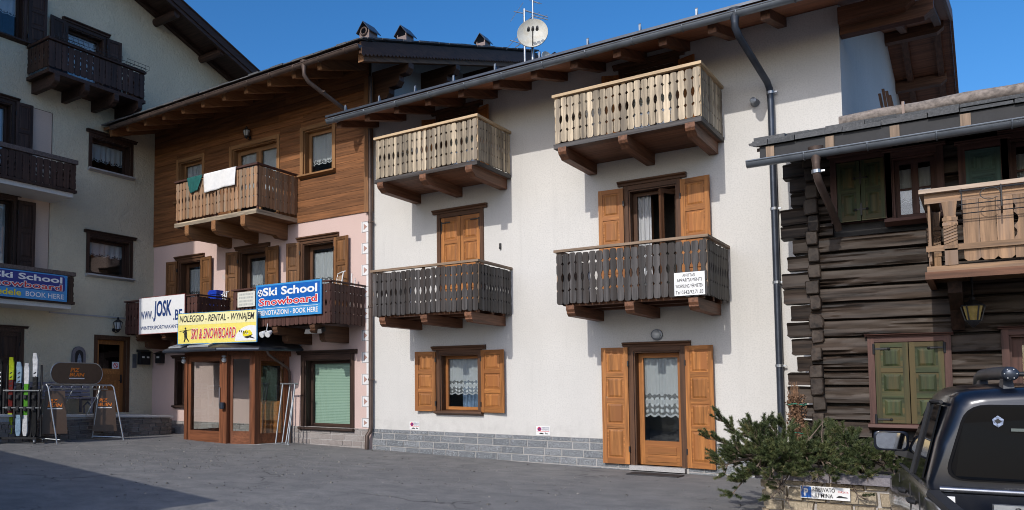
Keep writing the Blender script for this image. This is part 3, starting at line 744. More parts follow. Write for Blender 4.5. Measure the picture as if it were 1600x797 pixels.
mb.add([(XL, 13, 0), (-11.02, 13, 0), (-11.02, 13, 9.4), (XL, 13, 9.4)], [(0, 1, 2, 3)], 3, 0)
mb.build('wall', [M['pink'], M['dark_room'], M['dark']['x'], M['white']], MH)
cl = MB(); z = 5.68
while z < 9.24:
    h = .185; segs = [(XL+.004, -11.07)]
    for (a, b, c, e) in wh.values():
        if z+h > c-.08 and z < e+.08: segs = [s for q in segs for s in (((q[0], min(q[1], a-.09)), (max(q[0], b+.09), q[1])) if q[0] < b and q[1] > a else (q,)) if s[1]-s[0] > .02]
    for s in segs:
        cuts = [s[0]]+sorted(random.uniform(s[0]+.6, s[1]-.6) for _ in range(1) if s[1]-s[0] > 3)+[s[1]]
        for a, b in zip(cuts, cuts[1:]):
            cl.dz(FA, [(0, z), (.036, z+.004), (.036, z+h-.024), (.031, z+h-.008), (.03, z+h), (0, z+h)], a+.001, b-.001)
    z += h
for (a, b, c, e) in wh.values():
    for zz, up in ((e+.101, 1), (c-.101, -1)):
        k = 0; z0_ = 5.68
        lo, hi = (zz, min(zz+.30, 9.2)) if up > 0 else (max(zz-.30, 5.68), zz)
        lo2 = lo
        while lo2 < hi-.02:
            t_ = 5.68+.185*(math.floor((lo2-5.68+.001)/.185)+1); t2 = min(t_, hi)
            cl.dz(FA, [(0, lo2), (.0345, lo2+.003), (.0345, t2-.02), (.021, t2-.006), (.02, t2), (0, t2)], a-.0895, b+.0895); lo2 = t2
cl.build('plank_cladding', M['plank']['x'], MH)
MB().box(FA, -11.16, -10.93, .037, .10, 5.66, 8.9).build('corner_post', M['rafter']['z'], MH)
# painted quoins with pink triangles
qn = MB(); tri = MB(); zt = 5.46
while zt > .6:
    zq = max(zt-.26, .58); qn.box(FA, -11.30, -11.03, .0, .004, zq, zt); qn.box(FA, -11.16, -11.03, .0, .004, max(zq-.255, .57), zq-.001)
    tri.uz(FA, [(-11.235, zq+.05), (-11.135, (zq+zt)/2), (-11.235, zt-.05)], .004, .006); 
    for e in ((zq, zq+.014), (zt-.014, zt)): tri.box(FA, -11.283, -11.08, .004, .0055, *e, m=1)
    tri.box(FA, -11.284, -11.272, .004, .0056, zq, zt, m=1); zt -= .518
qn.build('quoin_paint', M['whitepaint'], MH); tri.build('quoin_triangles', [M['pinkpaint'], plain('quoin_outline', (.3, .28, .28), .8)], MH)
for a, b in ((-18.9, -14.85), (-13.75, -11.09)):
    pb = MB(); blocks(pb, FA, a, b, 0, .555, .125, .22, .42, d0=.02, dv=.016); pb.build('stone_base', M['warmstone'], MH)
MB().box(FA, XL+.01, -14.85, 0, .016, -.2, .55).box(FA, -13.75, -11.08, 0, .016, -.2, .55).build('base_mortar', M['mortar'], MH)
# windows behind the dark balconies
for (a, b, c, e), (sl, sr) in ((ph['w1'], ((-18.30, -17.87, .10), (-16.86, -16.38, .10))), (ph['w2'], ((-15.78, -15.40, .25), (-14.36, -13.87, .10))), (ph['w3'], ((-13.58, -13.20, .25), (-12.08, -11.62, .12)))):
    w = window(MH, FA, (a, b, c, e), mats='casing', fmats='casing', corn=.11, sill=False, cur='lace', curz=(3.9, 4.92), depth=.24, cas=.08, mull=0, scal=.05, fw=.1)
    shutter(w, FA, sl[0], sl[1], c+.02, e+.05, 3, M['shutterbrown'], sl[2], 'r', d=.035); shutter(w, FA, sr[0], sr[1], c+.02, e+.05, 3, M['shutterbrown'], sr[2], 'l', d=.035)
# windows in the planking
window(MH, FA, wh['r'], mats='frame_tan', fmats='frame_tan', corn=0, cas=.10, casd=.06, cur='net', curz=(7.16, 7.95), scal=.04, depth=.17, fw=.08)
window(MH, FA, wh['m'], mats='frame_tan', fmats='frame_tan', corn=0, cas=.10, casd=.06, cur='net', curz=(6.6, 7.97), sill=False, depth=.17, mull=1, fw=.12)
window(MH, FA, wh['l'], mats='frame_tan', fmats='frame_tan', corn=0, cas=.10, casd=.06, cur='net', curz=(7.2, 7.97), depth=.17)
# shop windows
w = window(MH, FA, ph['shop'], mats='dark', fmats='dark', corn=.11, cas=.12, depth=.22, fw=.07, base=True, glassm='glass')
MB().box(FA, -12.95, -11.7, -.30, -.285, .6, 2.17).build('blind', M['blind'], w)
window(MH, FA, ph['sl'], mats='dark', fmats='dark', corn=.10, cas=.07, depth=.2)
window(MH, FA, ph['dr'], mats='honey', fmats='honey', corn=0, cas=.07, depth=.1, sill=False, solid=.9, fw=.1, name='door')
# roof
MS, MZ = .296, 9.41
def mz(y): return MZ+MS*y if y <= 7 else MZ+MS*(14-y)
mXA, mXB = XL+.02, -9.95
r_ = MB()
slab(r_, [(mXA, -1.90, mz(-1.9)), (mXB, -1.9, mz(-1.9)), (mXB, 7, mz(7)), (mXA, 7, mz(7))], .08)
slab(r_, [(mXA, 7, mz(7)), (mXB, 7, mz(7)), (mXB, 15, mz(15)), (mXA, 15, mz(15))], .08)
mroof = r_.build('roof', M['rafter']['x'], MH)
sl = MB(); slates(sl, (mXB+.06, -1.97, mz(-1.97)+.02), (-1, 0, 0), (0, 1, MS), 9.0, 2, w=(.25, .4))
slates(sl, (mXB+.07, -1.95, mz(-1.95)+.03), (0, 1, MS), (-1, 0, 0), 9.3, 2, w=(.22, .38), th=.03)
slab(sl, [(mXA, -1.6, mz(-1.6)+.04), (mXB, -1.6, mz(-1.6)+.04), (mXB, 7, mz(7)+.04), (mXA, 7, mz(7)+.04)], .03)
slab(sl, [(mXA, 7, mz(7)+.04), (mXB, 7, mz(7)+.04), (mXB, 15, mz(15)+.04), (mXA, 15, mz(15)+.04)], .03)
sl.build('slate_covering', M['slate'], mroof)
fb = MB()
fb.hexa([(mXB+.0, -1.93, mz(-1.93)-.24), (mXB+.05, -1.93, mz(-1.93)-.24), (mXB+.05, 7, mz(7)-.24), (mXB, 7, mz(7)-.24)], [(mXB, -1.93, mz(-1.93)+.012), (mXB+.05, -1.93, mz(-1.93)+.012), (mXB+.05, 7, mz(7)+.012), (mXB, 7, mz(7)+.012)])
n = 62
for i in range(n):
    a, b = -1.93+8.93*i/n, -1.93+8.93*(i+1)/n
    zz = lambda y, e: mz(y)-.24-e
    vs = []; 
    for x in (mXB+.052, mXB+.068):
        vs.append([(x, a, zz(a, -.12)), (x, b, zz(b, -.12)), (x, b, zz(b, .02)), (x, b*.75+a*.25, zz(b*.75+a*.25, .055)), (x, (a+b)/2, zz((a+b)/2, .07)), (x, a*.75+b*.25, zz(a*.75+b*.25, .055)), (x, a, zz(a, .02))])
    fb.loft(vs)
fb.build('scalloped_fascia', M['casing']['y'], mroof)
m = MB(); m.hexa([(mXB-.16, -1.75, mz(-1.75)-.40), (mXB-.02, -1.75, mz(-1.75)-.40), (mXB-.02, 7, mz(7)-.40), (mXB-.16, 7, mz(7)-.40)], [(mXB-.16, -1.75, mz(-1.75)-.085), (mXB-.02, -1.75, mz(-1.75)-.085), (mXB-.02, 7, mz(7)-.085), (mXB-.16, 7, mz(7)-.085)])
m.build('rafter', M['rafter']['y'], mroof)
x = -18.75
while x < -10.4:
    m = MB(); q = lambda y: mz(y)-.082
    pr = [(0, q(0)-.20), (-1.45, q(-1.45)-.22), (-1.78, q(-1.78)-.21), (-1.80, q(-1.8)-.13), (-1.82, q(-1.82)), (0, q(0))]
    m.loft([[(x+s, y, z_) for y, z_ in pr] for s in (-.06, .06)]); m.build('rafter', M['rafter']['y'], mroof); x += .76
gutter(MH, -18.5, -9.90, -1.97, 8.76, .082, M['gutter_br'], .72, -18.2, bm='gutter_br')
# corbelled brackets carrying the side overhang
for y in (.15, 2.35, 4.6):
    t = mz(y)-.40
    for i, (L, h) in enumerate(((1.06, .24), (.80, .24), (.52, .24), (.26, .24))):
        m = MB(); za = t-.24*(i+1)+.0; x0, x1 = -11.02, -11.02+L-.02
        m.loft([[(x0, y+s, a) for s, a in ((-.11, za), (.11, za), (.11, za+.238), (-.11, za+.238))], [(x1-.08, y+s, a) for s, a in ((-.11, za), (.11, za), (.11, za+.238), (-.11, za+.238))], [(x1, y+s, a) for s, a in ((-.11, za+.11), (.11, za+.11), (.11, za+.238), (-.11, za+.238))]])
        m.build('bracket', M['casing']['x'], mroof)
downpipe(MH, [(-11.45, -1.97, 8.66), (-11.45, -1.97, 8.5), (-11.42, -1.85, 8.36), (-11.2, -.45, 7.90), (-11.16, -.28, 7.84)], .048, M['gutter_br'], [(-11.36, -1.45, 8.23)], cm='gutter_br')
downpipe(MH, [(-10.97, -.10, 8.9), (-10.97, -.10, .60), (-10.98, -.11, .50), (-11.03, -.16, .40), (-11.04, -.17, .05)], .05, M['gutter_br'], [(-10.97, -.10, z) for z in (8.1, 5.4, 3.4, 1.7)], cm='gutter_br', funnel=False)
MB().box(WORLD, -11.24, -10.95, -.45, -.12, 7.74, 7.90).build('rain_hopper', M['gutter_br'], MH)
# house-shaped chimneys
def chimney(y, cap_tilt=0, ring=False):
    x, z0, zt = -10.98, mz(y)-.05, mz(y)+.80
    c = MB(); h = .42; zb = zt-.22
    c.box(WORLD, x-.14, x+.14, y-.17, y+.17, z0, zb-.12); 
    c.box(WORLD, x-.14, x-.11, y-.17, y+.17, zb-.12, zb); c.box(WORLD, x+.11, x+.14, y-.17, y+.17, zb-.12, zb); c.box(WORLD, x-.11, x+.11, y-.17, y-.15, zb-.12, zb-.06); c.box(WORLD, x-.11, x+.11, y+.15, y+.17, zb-.12, zb-.06)
    o = c.build('chimney', plain('chimney_sheet', (.21, .16, .145), .5, .3, var=.2), mroof)
    r = MB()
    for s in (-1, 1):
        r.hexa([(x, y-.24, zt-.02), (x, y+.24, zt-.02), (x+.19*s, y+.24, zb-.05), (x+.19*s, y-.24, zb-.05)], [(x, y-.24, zt), (x, y+.24, zt), (x+.19*s, y+.24, zb-.025), (x+.19*s, y-.24, zb-.025)])
    r.build('chimney_cap', M['gutter_dk'], o)
    if ring:
        g = MB(); pts = [(x+.085*math.cos(a), y-.20, zb-.02+.085*math.sin(a)) for a in [2*math.pi*i/16 for i in range(17)]]; g.tube(pts, .02, 6); g.build('chimney_ring', M['gutter_br'], o)
chimney(-.15, ring=True); chimney(1.45); chimney(5.65)
# upper balcony with light brown boards
ub = balcony(MH, FA, -16.26, -13.30, 1.52, 5.88, 6.86, (5.70, 5.80), M['tan'], 'purple', [-15.75, -14.75, -13.72], bz=(5.36, 5.698), edge='pale', bm='rafter', fm='rafter', rail_t=.045, bw=.128,
             label='upper balcony of light brown boards under the eaves', kw=dict(depth=.024))
for u in (-15.75, -14.75, -13.72): MB().dz(FA, [(0, 5.30), (.35, 5.30), (.42, 5.34), (.44, 5.358), (0, 5.358)], u-.07, u+.07).build('corbel', M['rafter']['y'], ub)
# dark balconies below
b1 = balcony(MH, FA, -18.62, -15.62, 1.30, 2.98, 3.86, (3.06, 3.13), M['purple'], 'purple', [-18.1, -17.0, -16.0], bz=(2.78, 2.97), proud=-.04, bm='casing', fm='casing', bw=.135, rail_t=.035, label='dark plum balcony, left of two')
b2 = balcony(MH, FA, -14.28, -11.19, 1.34, 2.96, 3.86, (3.06, 3.13), M['purple'], 'purple', [-13.9, -12.9, -11.75], bz=(2.76, 2.95), proud=-.04, bm='casing', fm='casing', bw=.135, rail_t=.035, label='dark plum balcony, right of two')
for u in (-13.9, -12.9, -11.75): MB().dz(FA, [(0, 2.57), (.85, 2.57), (.93, 2.62), (.95, 2.758), (0, 2.758)], u-.08, u+.08).build('corbel', M['casing']['y'], b2)
for u in (-18.1, -17.0, -16.0): MB().dz(FA, [(0, 2.59), (.85, 2.59), (.93, 2.64), (.95, 2.778), (0, 2.778)], u-.08, u+.08).build('corbel', M['casing']['y'], b1)

# ================================================================== cream house on the left
LH = thing('cream_house', 'tall cream stucco house with dark brown balconies and windows, in shade', 'house', (XL-2, -3, .2))
def lz(y): return 12.78-.334*y
g = lambda px, py: atX(px, py, XL)
lh = dict(w1=(-2.29, -.90, 4.63, 5.68), w2=(g(140, 270).y+.05, g(207, 285).y-.10, g(140, 268).z+.10, g(140, 205).z-.13), bd=(-3.12, -1.95, 9.62, 11.40), fl=(-5.75, -4.45, 10.5, 11.85), ml=(-5.75, -4.72, 6.62, 8.75), lo=(-5.75, -4.60, 4.0, 6.28), ld=(-5.5, -4.32, .80, 2.90), d=(-1.97, -.95, .78, 2.86))
mb = MB(); wall_sheet(mb, FL, -7.2, 4.0, -.2, 11.9, list(lh.values()), ztop=[(-7.2, lz(-7.2)), (4.0, max(lz(4.0), 11.45))])
mb.build('wall', [M['stucco'], M['dark_room']], LH)
pc = MB(); pc.box(FL, -7.1, -3.55, .0, .018, 7.2, 8.83).box(FL, -7.1, -3.58, 0, .022, 4.0, 6.42); 
pch = MB()
for (a, b, c, e) in ((-7.1, -3.55, 7.2, 8.83), (-7.1, -3.58, 4.0, 6.42)):
    hs = [h for h in (lh['ml'], lh['lo']) if h[2] < e and h[3] > c]; us = sorted({a, b, *[q for h in hs for q in h[:2]]}); zs = sorted({c, e, *[min(max(q, c), e) for h in hs for q in h[2:4]]})
    for u0, u1 in zip(us, us[1:]):
        for z0, z1 in zip(zs, zs[1:]):
            if any(h[0] <= (u0+u1)/2 <= h[1] and h[2] <= (z0+z1)/2 <= h[3] for h in hs): continue
            pch.add([FL.p(u0, .016, z0), FL.p(u1, .016, z0), FL.p(u1, .016, z1), FL.p(u0, .016, z1)], [(0, 1, 2, 3)])
    pch.box(FL, b, b+.012, 0, .02, c, e, 1); pch.box(FL, a, b, 0, .02, e, e+.012, 1)
pch.build('peach_panel', [M['peach'], M['casing']['z']], LH)
window(LH, FL, lh['w1'], mats='dark', fmats='dark', corn=.09, cas=.10, depth=.2, cur='net', curz=(5.2, 5.66), scal=.06, fw=.07, sill_stone=True, glassm='glass')
window(LH, FL, lh['w2'], mats='dark', fmats='dark', corn=.09, cas=.10, depth=.2, cur='net', curz=(lh['w2'][3]-.6, lh['w2'][3]-.02), scal=.06, fw=.07, sill_stone=True)
w = window(LH, FL, lh['bd'], mats='dark', fmats='dark', corn=.10, cas=.1, depth=.18, sill=False, cur='net', curz=(9.9, 11.35), glassm='glass')
shutter(w, FL, -3.72, -3.22, 9.65, 11.48, 3, M['dark'], .1, 'r', d=.035); shutter(w, FL, -1.86, -1.38, 9.65, 11.46, 3, M['dark'], .1, 'l', d=.035)
w = window(LH, FL, lh['fl'], mats='dark', fmats='dark', corn=.10, cas=.1, depth=.18, cur='net', curz=(11.2, 11.8)); shutter(w, FL, -4.34, -3.82, 10.5, 11.9, 3, M['dark'], .1, 'l', d=.035)
w = window(LH, FL, lh['ml'], mats='dark', fmats='dark', corn=.10, cas=.1, depth=.18, sill=False, cur='net', curz=(7, 8.7)); shutter(w, FL, -4.62, -4.16, 6.65, 8.85, 3, M['dark'], .1, 'l', d=.035)
w = window(LH, FL, lh['lo'], mats='dark', fmats='dark', corn=.10, cas=.1, depth=.18, sill=False, cur='net', curz=(4.4, 6.2)); shutter(w, FL, -4.50, -4.02, 4.02, 6.3, 3, M['dark'], .1, 'l', d=.035)
w = window(LH, FL, lh['ld'], mats='dark', fmats='dark', corn=.07, cas=.1, depth=.2, sill=False, pane=False)
shutter(w, FL, -5.49, -4.92, .82, 2.88, 3, M['dark'], 0, 'l', d=-.04); shutter(w, FL, -4.91, -4.33, .82, 2.88, 3, M['dark'], 0, 'r', d=-.04)
dw = window(LH, FL, lh['d'], mats='casing', fmats='honey', corn=0, cas=.1, casd=.02, depth=.12, sill=False, solid=1.12, fw=.12, name='door', glassm='glass_dk')
m = MB(); m.box(FL, -1.09, -1.06, -.10, -.06, 1.62, 1.86); m.tube([FL.p(-1.075, -.06, 1.70), FL.p(-1.075, -.02, 1.70), FL.p(-1.19, -.02, 1.69)], .011, 6); m.build('handle', M['iron'], dw)
# roof with round purlins
lr = MB(); xo = XL+1.08
slab(lr, [(XL-8, -7.3, lz(-7.3)+.06), (xo, -7.3, lz(-7.3)+.06), (xo, 4.6, lz(4.6)+.06), (XL-8, 4.6, lz(4.6)+.06)], .05)
lroof = lr.build('roof', M['dark']['x'], LH)
m = MB()
for (x0, x1, d0, d1) in ((xo-.10, xo, -.20, .10), (xo, xo+.035, -.08, .17), (XL+.02, XL+.16, -.12, .0)):
    m.hexa([(x0, -7.3, lz(-7.3)+d0), (x1, -7.3, lz(-7.3)+d0), (x1, 4.6, lz(4.6)+d0), (x0, 4.6, lz(4.6)+d0)], [(x0, -7.3, lz(-7.3)+d1), (x1, -7.3, lz(-7.3)+d1), (x1, 4.6, lz(4.6)+d1), (x0, 4.6, lz(4.6)+d1)])
m.build('barge_board', M['dark']['y'], lroof)
m = MB(); slab(m, [(XL-8, -7.3, lz(-7.3)+.19), (xo+.07, -7.3, lz(-7.3)+.19), (xo+.07, 4.7, lz(4.7)+.19), (XL-8, 4.7, lz(4.7)+.19)], .03); m.build('roof_sheet', M['gutter_br'], lroof)
for (px, py) in ((243, 36), (314, 93)):
    p = g(px, py); MB().tube([(XL-.1, p.y, p.z), (XL+.99, p.y, p.z)], .125, 14).build('purlin', M['dark']['x'], lroof, smooth=40)
# its balconies
bu = balcony(LH, FL, -4.32, -1.25, 1.02, 9.66, 10.33, (9.50, 9.58), M['dark'], 'dark', [-4.1, -3.2, -2.25, -1.45], bz=(9.20, 9.498), edge='dark', bm='dark', fm='dark', bw=.19, rail_t=.06, label='topmost balcony of dark carved boards', kw=dict(notch=(.3, .5, .72), oval=.07, depth=.022))
m = MB()
for (a, b) in ((-4.2, -3.3), (-3.15, -2.2), (-2.05, -1.28)):
    for dd, zz in ((1.06, 10.50), (1.24, 10.50), (1.24, 10.40), (1.06, 10.42)): m.tube([FL.p(a, dd, zz), FL.p(b, dd, zz)], .006, 5)
    for i in range(7):
        u = a+(b-a)*i/6; m.tube([FL.p(u, 1.06, 10.50), FL.p(u, 1.06, 10.40), FL.p(u, 1.24, 10.39), FL.p(u, 1.24, 10.50)], .005, 5)
m.build('flower_box_rack', M['iron'], bu)
b2_ = balcony(LH, FL, -7.1, -3.45, 1.05, 6.60, 7.24, (6.52, 6.58), M['dark'], 'darkrail', [], edge='dark', fm='dark', bw=.19, rail_t=.11, label='middle balcony of dark carved boards with a thick rail', kw=dict(notch=(.3, .5, .72), oval=.07, depth=.022))
MB().box(FL, -7.1, -3.5, .0, 1.0, 6.40, 6.515).build('concrete_slab', M['white'], b2_)
b3_ = balcony(LH, FL, -7.1, -3.45, 1.05, 3.66, 4.32, (3.62, 3.68), M['dark'], 'darkrail', [], edge='dark', fm='dark', bw=.19, rail_t=.10, label='lowest balcony carrying the blue ski school board')
MB().box(FL, -7.1, -3.5, .0, 1.0, 3.50, 3.615).build('concrete_slab', M['white'], b3_)
MB().box(FL, -3.5, -.01, .0, .03, 3.46, 3.50).build('string_course', M['granite'], LH)
# the front wing of the cream house, outside the frame
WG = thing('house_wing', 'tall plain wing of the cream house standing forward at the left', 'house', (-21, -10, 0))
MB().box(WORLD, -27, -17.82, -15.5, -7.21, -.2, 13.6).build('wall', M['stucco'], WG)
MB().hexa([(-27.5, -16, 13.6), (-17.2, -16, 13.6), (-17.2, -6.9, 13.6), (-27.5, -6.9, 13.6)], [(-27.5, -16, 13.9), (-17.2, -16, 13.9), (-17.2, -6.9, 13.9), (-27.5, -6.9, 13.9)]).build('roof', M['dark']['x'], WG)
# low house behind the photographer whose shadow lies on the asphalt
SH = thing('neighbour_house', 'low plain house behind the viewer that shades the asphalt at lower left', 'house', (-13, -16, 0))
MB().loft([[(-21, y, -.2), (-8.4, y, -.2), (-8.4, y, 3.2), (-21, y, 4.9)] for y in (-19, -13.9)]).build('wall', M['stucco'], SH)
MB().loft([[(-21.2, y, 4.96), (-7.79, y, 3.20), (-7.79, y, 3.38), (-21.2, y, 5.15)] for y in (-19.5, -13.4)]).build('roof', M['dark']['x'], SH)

# terrace in front of the cream house
TR = thing('terrace', 'low stone terrace with a pale slab edge along the cream house', 'terrace', (-18.2, -4, .15))
def tz(y): return .70-.03*y
m = MB(); m.hexa([(XL, -7.2, -.1), (-17.56, -7.2, -.1), (-17.56, -.5, -.1), (XL, -.5, -.1)], [(XL, -7.2, tz(-7.2)-.05), (-17.56, -7.2, tz(-7.2)-.05), (-17.56, -.5, tz(-.5)-.05), (XL, -.5, tz(-.5)-.05)]); m.build('terrace_core', M['mortar'], TR)
tf = MB(); F_T = Fr((-17.56, 0, 0), (0, 1, 0), (1, 0, 0)); blocks(tf, F_T, -7.2, -.5, .1, .70, .105, .16, .36, d0=.02, dv=.03, joint=.012)
F_T2 = Fr((0, -.5, 0), (1, 0, 0), (0, 1, 0)); blocks(tf, F_T2, XL, -17.53, .1, .64, .105, .16, .36, d0=.02, dv=.02); tf.build('stone_facing', M['terrstone'], TR)
m = MB(); m.hexa([(XL, -7.2, tz(-7.2)-.055), (-17.49, -7.2, tz(-7.2)-.055), (-17.49, -.44, tz(-.44)-.055), (XL, -.44, tz(-.44)-.055)], [(XL, -7.2, tz(-7.2)), (-17.49, -7.2, tz(-7.2)), (-17.49, -.44, tz(-.44)), (XL, -.44, tz(-.44))]); m.build('top_slab', stone('pale_terrace_slab', (.58, .57, .54), (.66, .65, .62), .2, 60), TR)
st = MB(); st.box(WORLD, XL, -17.9, -.42, -.025, .05, .33); st.box(WORLD, XL, -18.3, -.42, -.03, .33, .56); st.build('step', M['terrstone'], TR)

# ================================================================== log house
GH = thing('log_house', 'old dark log house with green shutters and a stone slate roof', 'house', (0, -.9, 0))
gh = dict(low=(-1.18, -.41, 1.02, 2.17), us=(-1.55, -.98, 3.90, 4.78), uw=(-.90, -.40, 3.86, 4.74), rs=(-.10, .26, 4.02, 4.70), rw=(.34, .84, 4.0, 4.76), door=(.25, 1.15, .15, 2.22))
lg = MB(); z = .35; row = 0
from mathutils import noise as mnoise
def log(x0, x1, z0, h, yf=-1.7, dep=.2):
    """a hewn log: a nearly flat face broken by checks and worn edges"""
    n = max(2, int((x1-x0)/.055)); rings = []; ph = random.uniform(0, 50); q = random.random()
    prof = [(.07, 0), (.014, .02), (.0, .06), (.0, .17), (.0, .28), (.0, .39), (.0, .50), (.0, .61), (.0, .72), (.0, .83), (.002, .94), (.016, .98), (.07, 1.0)]
    for i in range(n+1):
        x = x0+(x1-x0)*i/n; w1 = mnoise.noise((x*1.3, ph, 0))*.022; w2 = mnoise.noise((x*1.3, ph, 9))*.020; dd = mnoise.noise((x*1.1, ph, 5))*.022
        a, b = z0+.006+w1*.8, z0+h-.016+w2*.8; f = yf+dd; g = []
        for (o, t) in prof:
            zz = a+(b-a)*t; k = mnoise.noise((x*1.3, zz*17, ph))*.017+mnoise.noise((x*4, zz*50, ph))*.009
            ck = mnoise.noise((x*.9, zz*34+ph*3, 3.3)); k += .045*max(0, ck-.22)/.3 if 0 < t < 1 else 0
            g.append((x, f+o+k, zz))
        g += [(x, f+dep, b), (x, f+dep, a)]; rings.append(g)
    lg.loft(rings, 0, q)
def hewn_end(mb_, pts3, axis, depth):
    """a log end with an uneven outline"""
    A = Vector(axis); r0 = [Vector(p) for p in pts3]; c = sum(r0, Vector())/len(r0)
    r1 = [p+A*depth+Vector((0, 0, random.uniform(-.012, .012))) for p in r0]; c1 = c+A*depth
    r2 = [c1+(p-c1)*.86+A*.014 for p in r1]
    mb_.loft([r0, [p.lerp(q, .5)+Vector((0, 0, random.uniform(-.008, .008))) for p, q in zip(r0, r1)], r1, r2], 0, random.random())
ends = MB()
while z < 5.0:
    h = random.uniform(.205, .275); segs = [(-1.93, 5.0)]
    for (a, b, c, e) in gh.values():
        if z+h*.6 > c-.06 and z+h*.4 < e+.06: segs = [s for q in segs for s in (((q[0], min(q[1], a-.07)), (max(q[0], b+.07), q[1])) if q[0] < b and q[1] > a else (q,)) if s[1]-s[0] > .04]
    for s in segs: log(*s, z, h)
    e = random.uniform(.10, .26); j = lambda a_: random.uniform(-a_, a_)      # the same course running out past the corner to the left
    pr = [(-1.75+j(.02), z+.012), (-1.70+j(.015), z+.05), (-1.695+j(.012), z+h*.5+j(.02)), (-1.705+j(.015), z+h-.05), (-1.75+j(.02), z+h-.014), (-1.55, z+h-.014), (-1.50, z+h*.5), (-1.55, z+.012)]
    hewn_end(lg, [(-1.93, y, zz) for y, zz in pr], (-1, 0, 0), .08+e)
    e2 = random.uniform(.02, .13); wl_, wr_ = .085+j(.02), .085+j(.02); zc = z+h+j(.02); hh = .112+j(.014)     # logs of the side wall, half a course higher, ending towards the street
    xc = -1.865+j(.012)
    pr = [(xc-wl_*.85, zc-hh), (xc+wr_*.85+j(.01), zc-hh+.01+j(.01)), (xc+wr_, zc-hh*.6+j(.03)), (xc+wr_*.95, zc+hh*.6+j(.03)), (xc+wr_*.75+j(.02), zc+hh-.012), (xc-wl_*.8, zc+hh-.01), (xc-wl_, zc+hh*.6+j(.03)), (xc-wl_*.95, zc-hh*.6+j(.03))]
    hewn_end(ends, [(x, -1.55, zz) for x, zz in pr], (0, -1, 0), .17+e2)
    z += h
lg.build('log_wall', M['log']['x'], GH, smooth=32); ends.build('log_ends', M['log']['y'], GH)
mb = MB(); wall_sheet(mb, Fr((0, -1.56, 0), (1, 0, 0), (0, -1, 0)), -1.9, 5.0, -.2, 5.15, list(gh.values()), m=1, jamb=.1)
mb.add([(-1.9, -1.56, -.2), (-1.9, 0, -.2), (-1.9, 0, 5.5), (-1.9, -1.56, 5.15)], [(0, 1, 2, 3)], 1, 0)
mb.build('wall_core', [M['dark']['x'], M['dark_room']], GH)
def gwin(h, **kw): return window(GH, FG, h, mats='logframe', fmats='logframe', cas=.075, casd=.05, corn=.04, top_over=.03, depth=.12, **kw)
w = gwin(gh['low'], sill=True, pane=False)
for a, b, hg in ((-1.175, -.80, 'l'), (-.79, -.415, 'r')): shutter(w, FG, a, b, 1.05, 2.16, 3, M['green'], 0, hg, d=.0, iron=False)
for u, s in ((-1.19, 1), (-.40, -1)):
    for zz in (1.10, 2.08):
        ir = MB(); ir.box(FG, u, u+.17*s, .037, .046, zz-.012, zz+.012); ir.box(FG, u-.01*s, u+.016*s, .037, .06, zz-.075, zz+.055); ir.lathe(FG.p(u+.005*s, .06, zz-.07), (0, 0, 1), [(.014, 0), (.014, .14)], 8)
        ir.sphere(FG.p(u+.175*s, .045, zz), .018, 8); ir.build('strap_hinge', M['iron'], w)
w = gwin(gh['us'], sill=False, pane=False)
for a, b, hg in ((-1.545, -1.27, 'l'), (-1.26, -.985, 'r')): shutter(w, FG, a, b, 3.91, 4.77, 2, M['green'], 0, hg, d=.0, iron=False)
for zz in (4.07, 4.52):
    ir = MB(); ir.box(FG, -1.34, -1.19, .037, .047, zz-.01, zz+.01); ir.box(FG, -1.275, -1.255, .037, .05, zz-.09, zz+.09)
    for u in (-1.335, -1.195): ir.sphere(FG.p(u, .045, zz), .02, 8)
    ir.build('strap_hinge', M['iron'], w)
gwin(gh['uw'], sill=True, mull=1, bars=1, cur='net', curz=(4.12, 4.60), fw=.05)
w = gwin(gh['rs'], sill=False, pane=False); shutter(w, FG, -.10, .26, 4.03, 4.69, 2, M['bluegreen'], 0, 'l', d=.0, iron=False)
gwin(gh['rw'], sill=False, mull=1, bars=1, cur='net', curz=(4.1, 4.6), fw=.05)
w = gwin(gh['door'], sill=False, solid=.9, fw=.1, name='door')
# slate roof on its boards
GS = .245
def gz(y): return 4.90+GS*(y+2.9)
r_ = MB(); slab(r_, [(-2.34, -2.9, gz(-2.9)-.02), (5.2, -2.9, gz(-2.9)-.02), (5.2, -.02, gz(-.02)-.02), (-2.34, -.02, gz(-.02)-.02)], .05)
slab(r_, [(-1.52, -.02, gz(-.02)-.02), (5.2, -.02, gz(-.02)-.02), (5.2, 3.5, gz(3.5)-.02), (-1.45, 3.5, gz(3.5)-.02)], .05)
groof = r_.build('roof', M['dark']['x'], GH)
sl = MB(); up = Vector((0, 1, GS)).normalized()
slates(sl, (-2.38, -2.9, gz(-2.9)-.01), (1, 0, 0), up, 7.6, 4, w=(.3, .6), d=.5, th=.05, over=.07, lift=.016)
slates(sl, (-2.37, -2.88, gz(-2.88)+.03), (1, 0, 0), up, 7.6, 2, w=(.3, .7), d=.5, th=.045, over=.06, lift=.03)
slates(sl, (-2.40, -2.9, gz(-2.9)+.01), up, (1, 0, 0), 2.75, 2, w=(.3, .6), d=.4, th=.035, over=.03, lift=.01)
sl.build('slate_covering', M['slate'], groof)
m = MB(); m.box(WORLD, -2.30, 5.1, -2.935, -2.905, 4.66, 4.885); m.build('fascia', M['rubber'], groof)
x = -2.17
while x < 5: MB().box(WORLD, x-.05, x+.05, -2.96, -2.937, 4.70, 4.87).build('rafter_end', M['oldrail']['z'], groof); x += .70
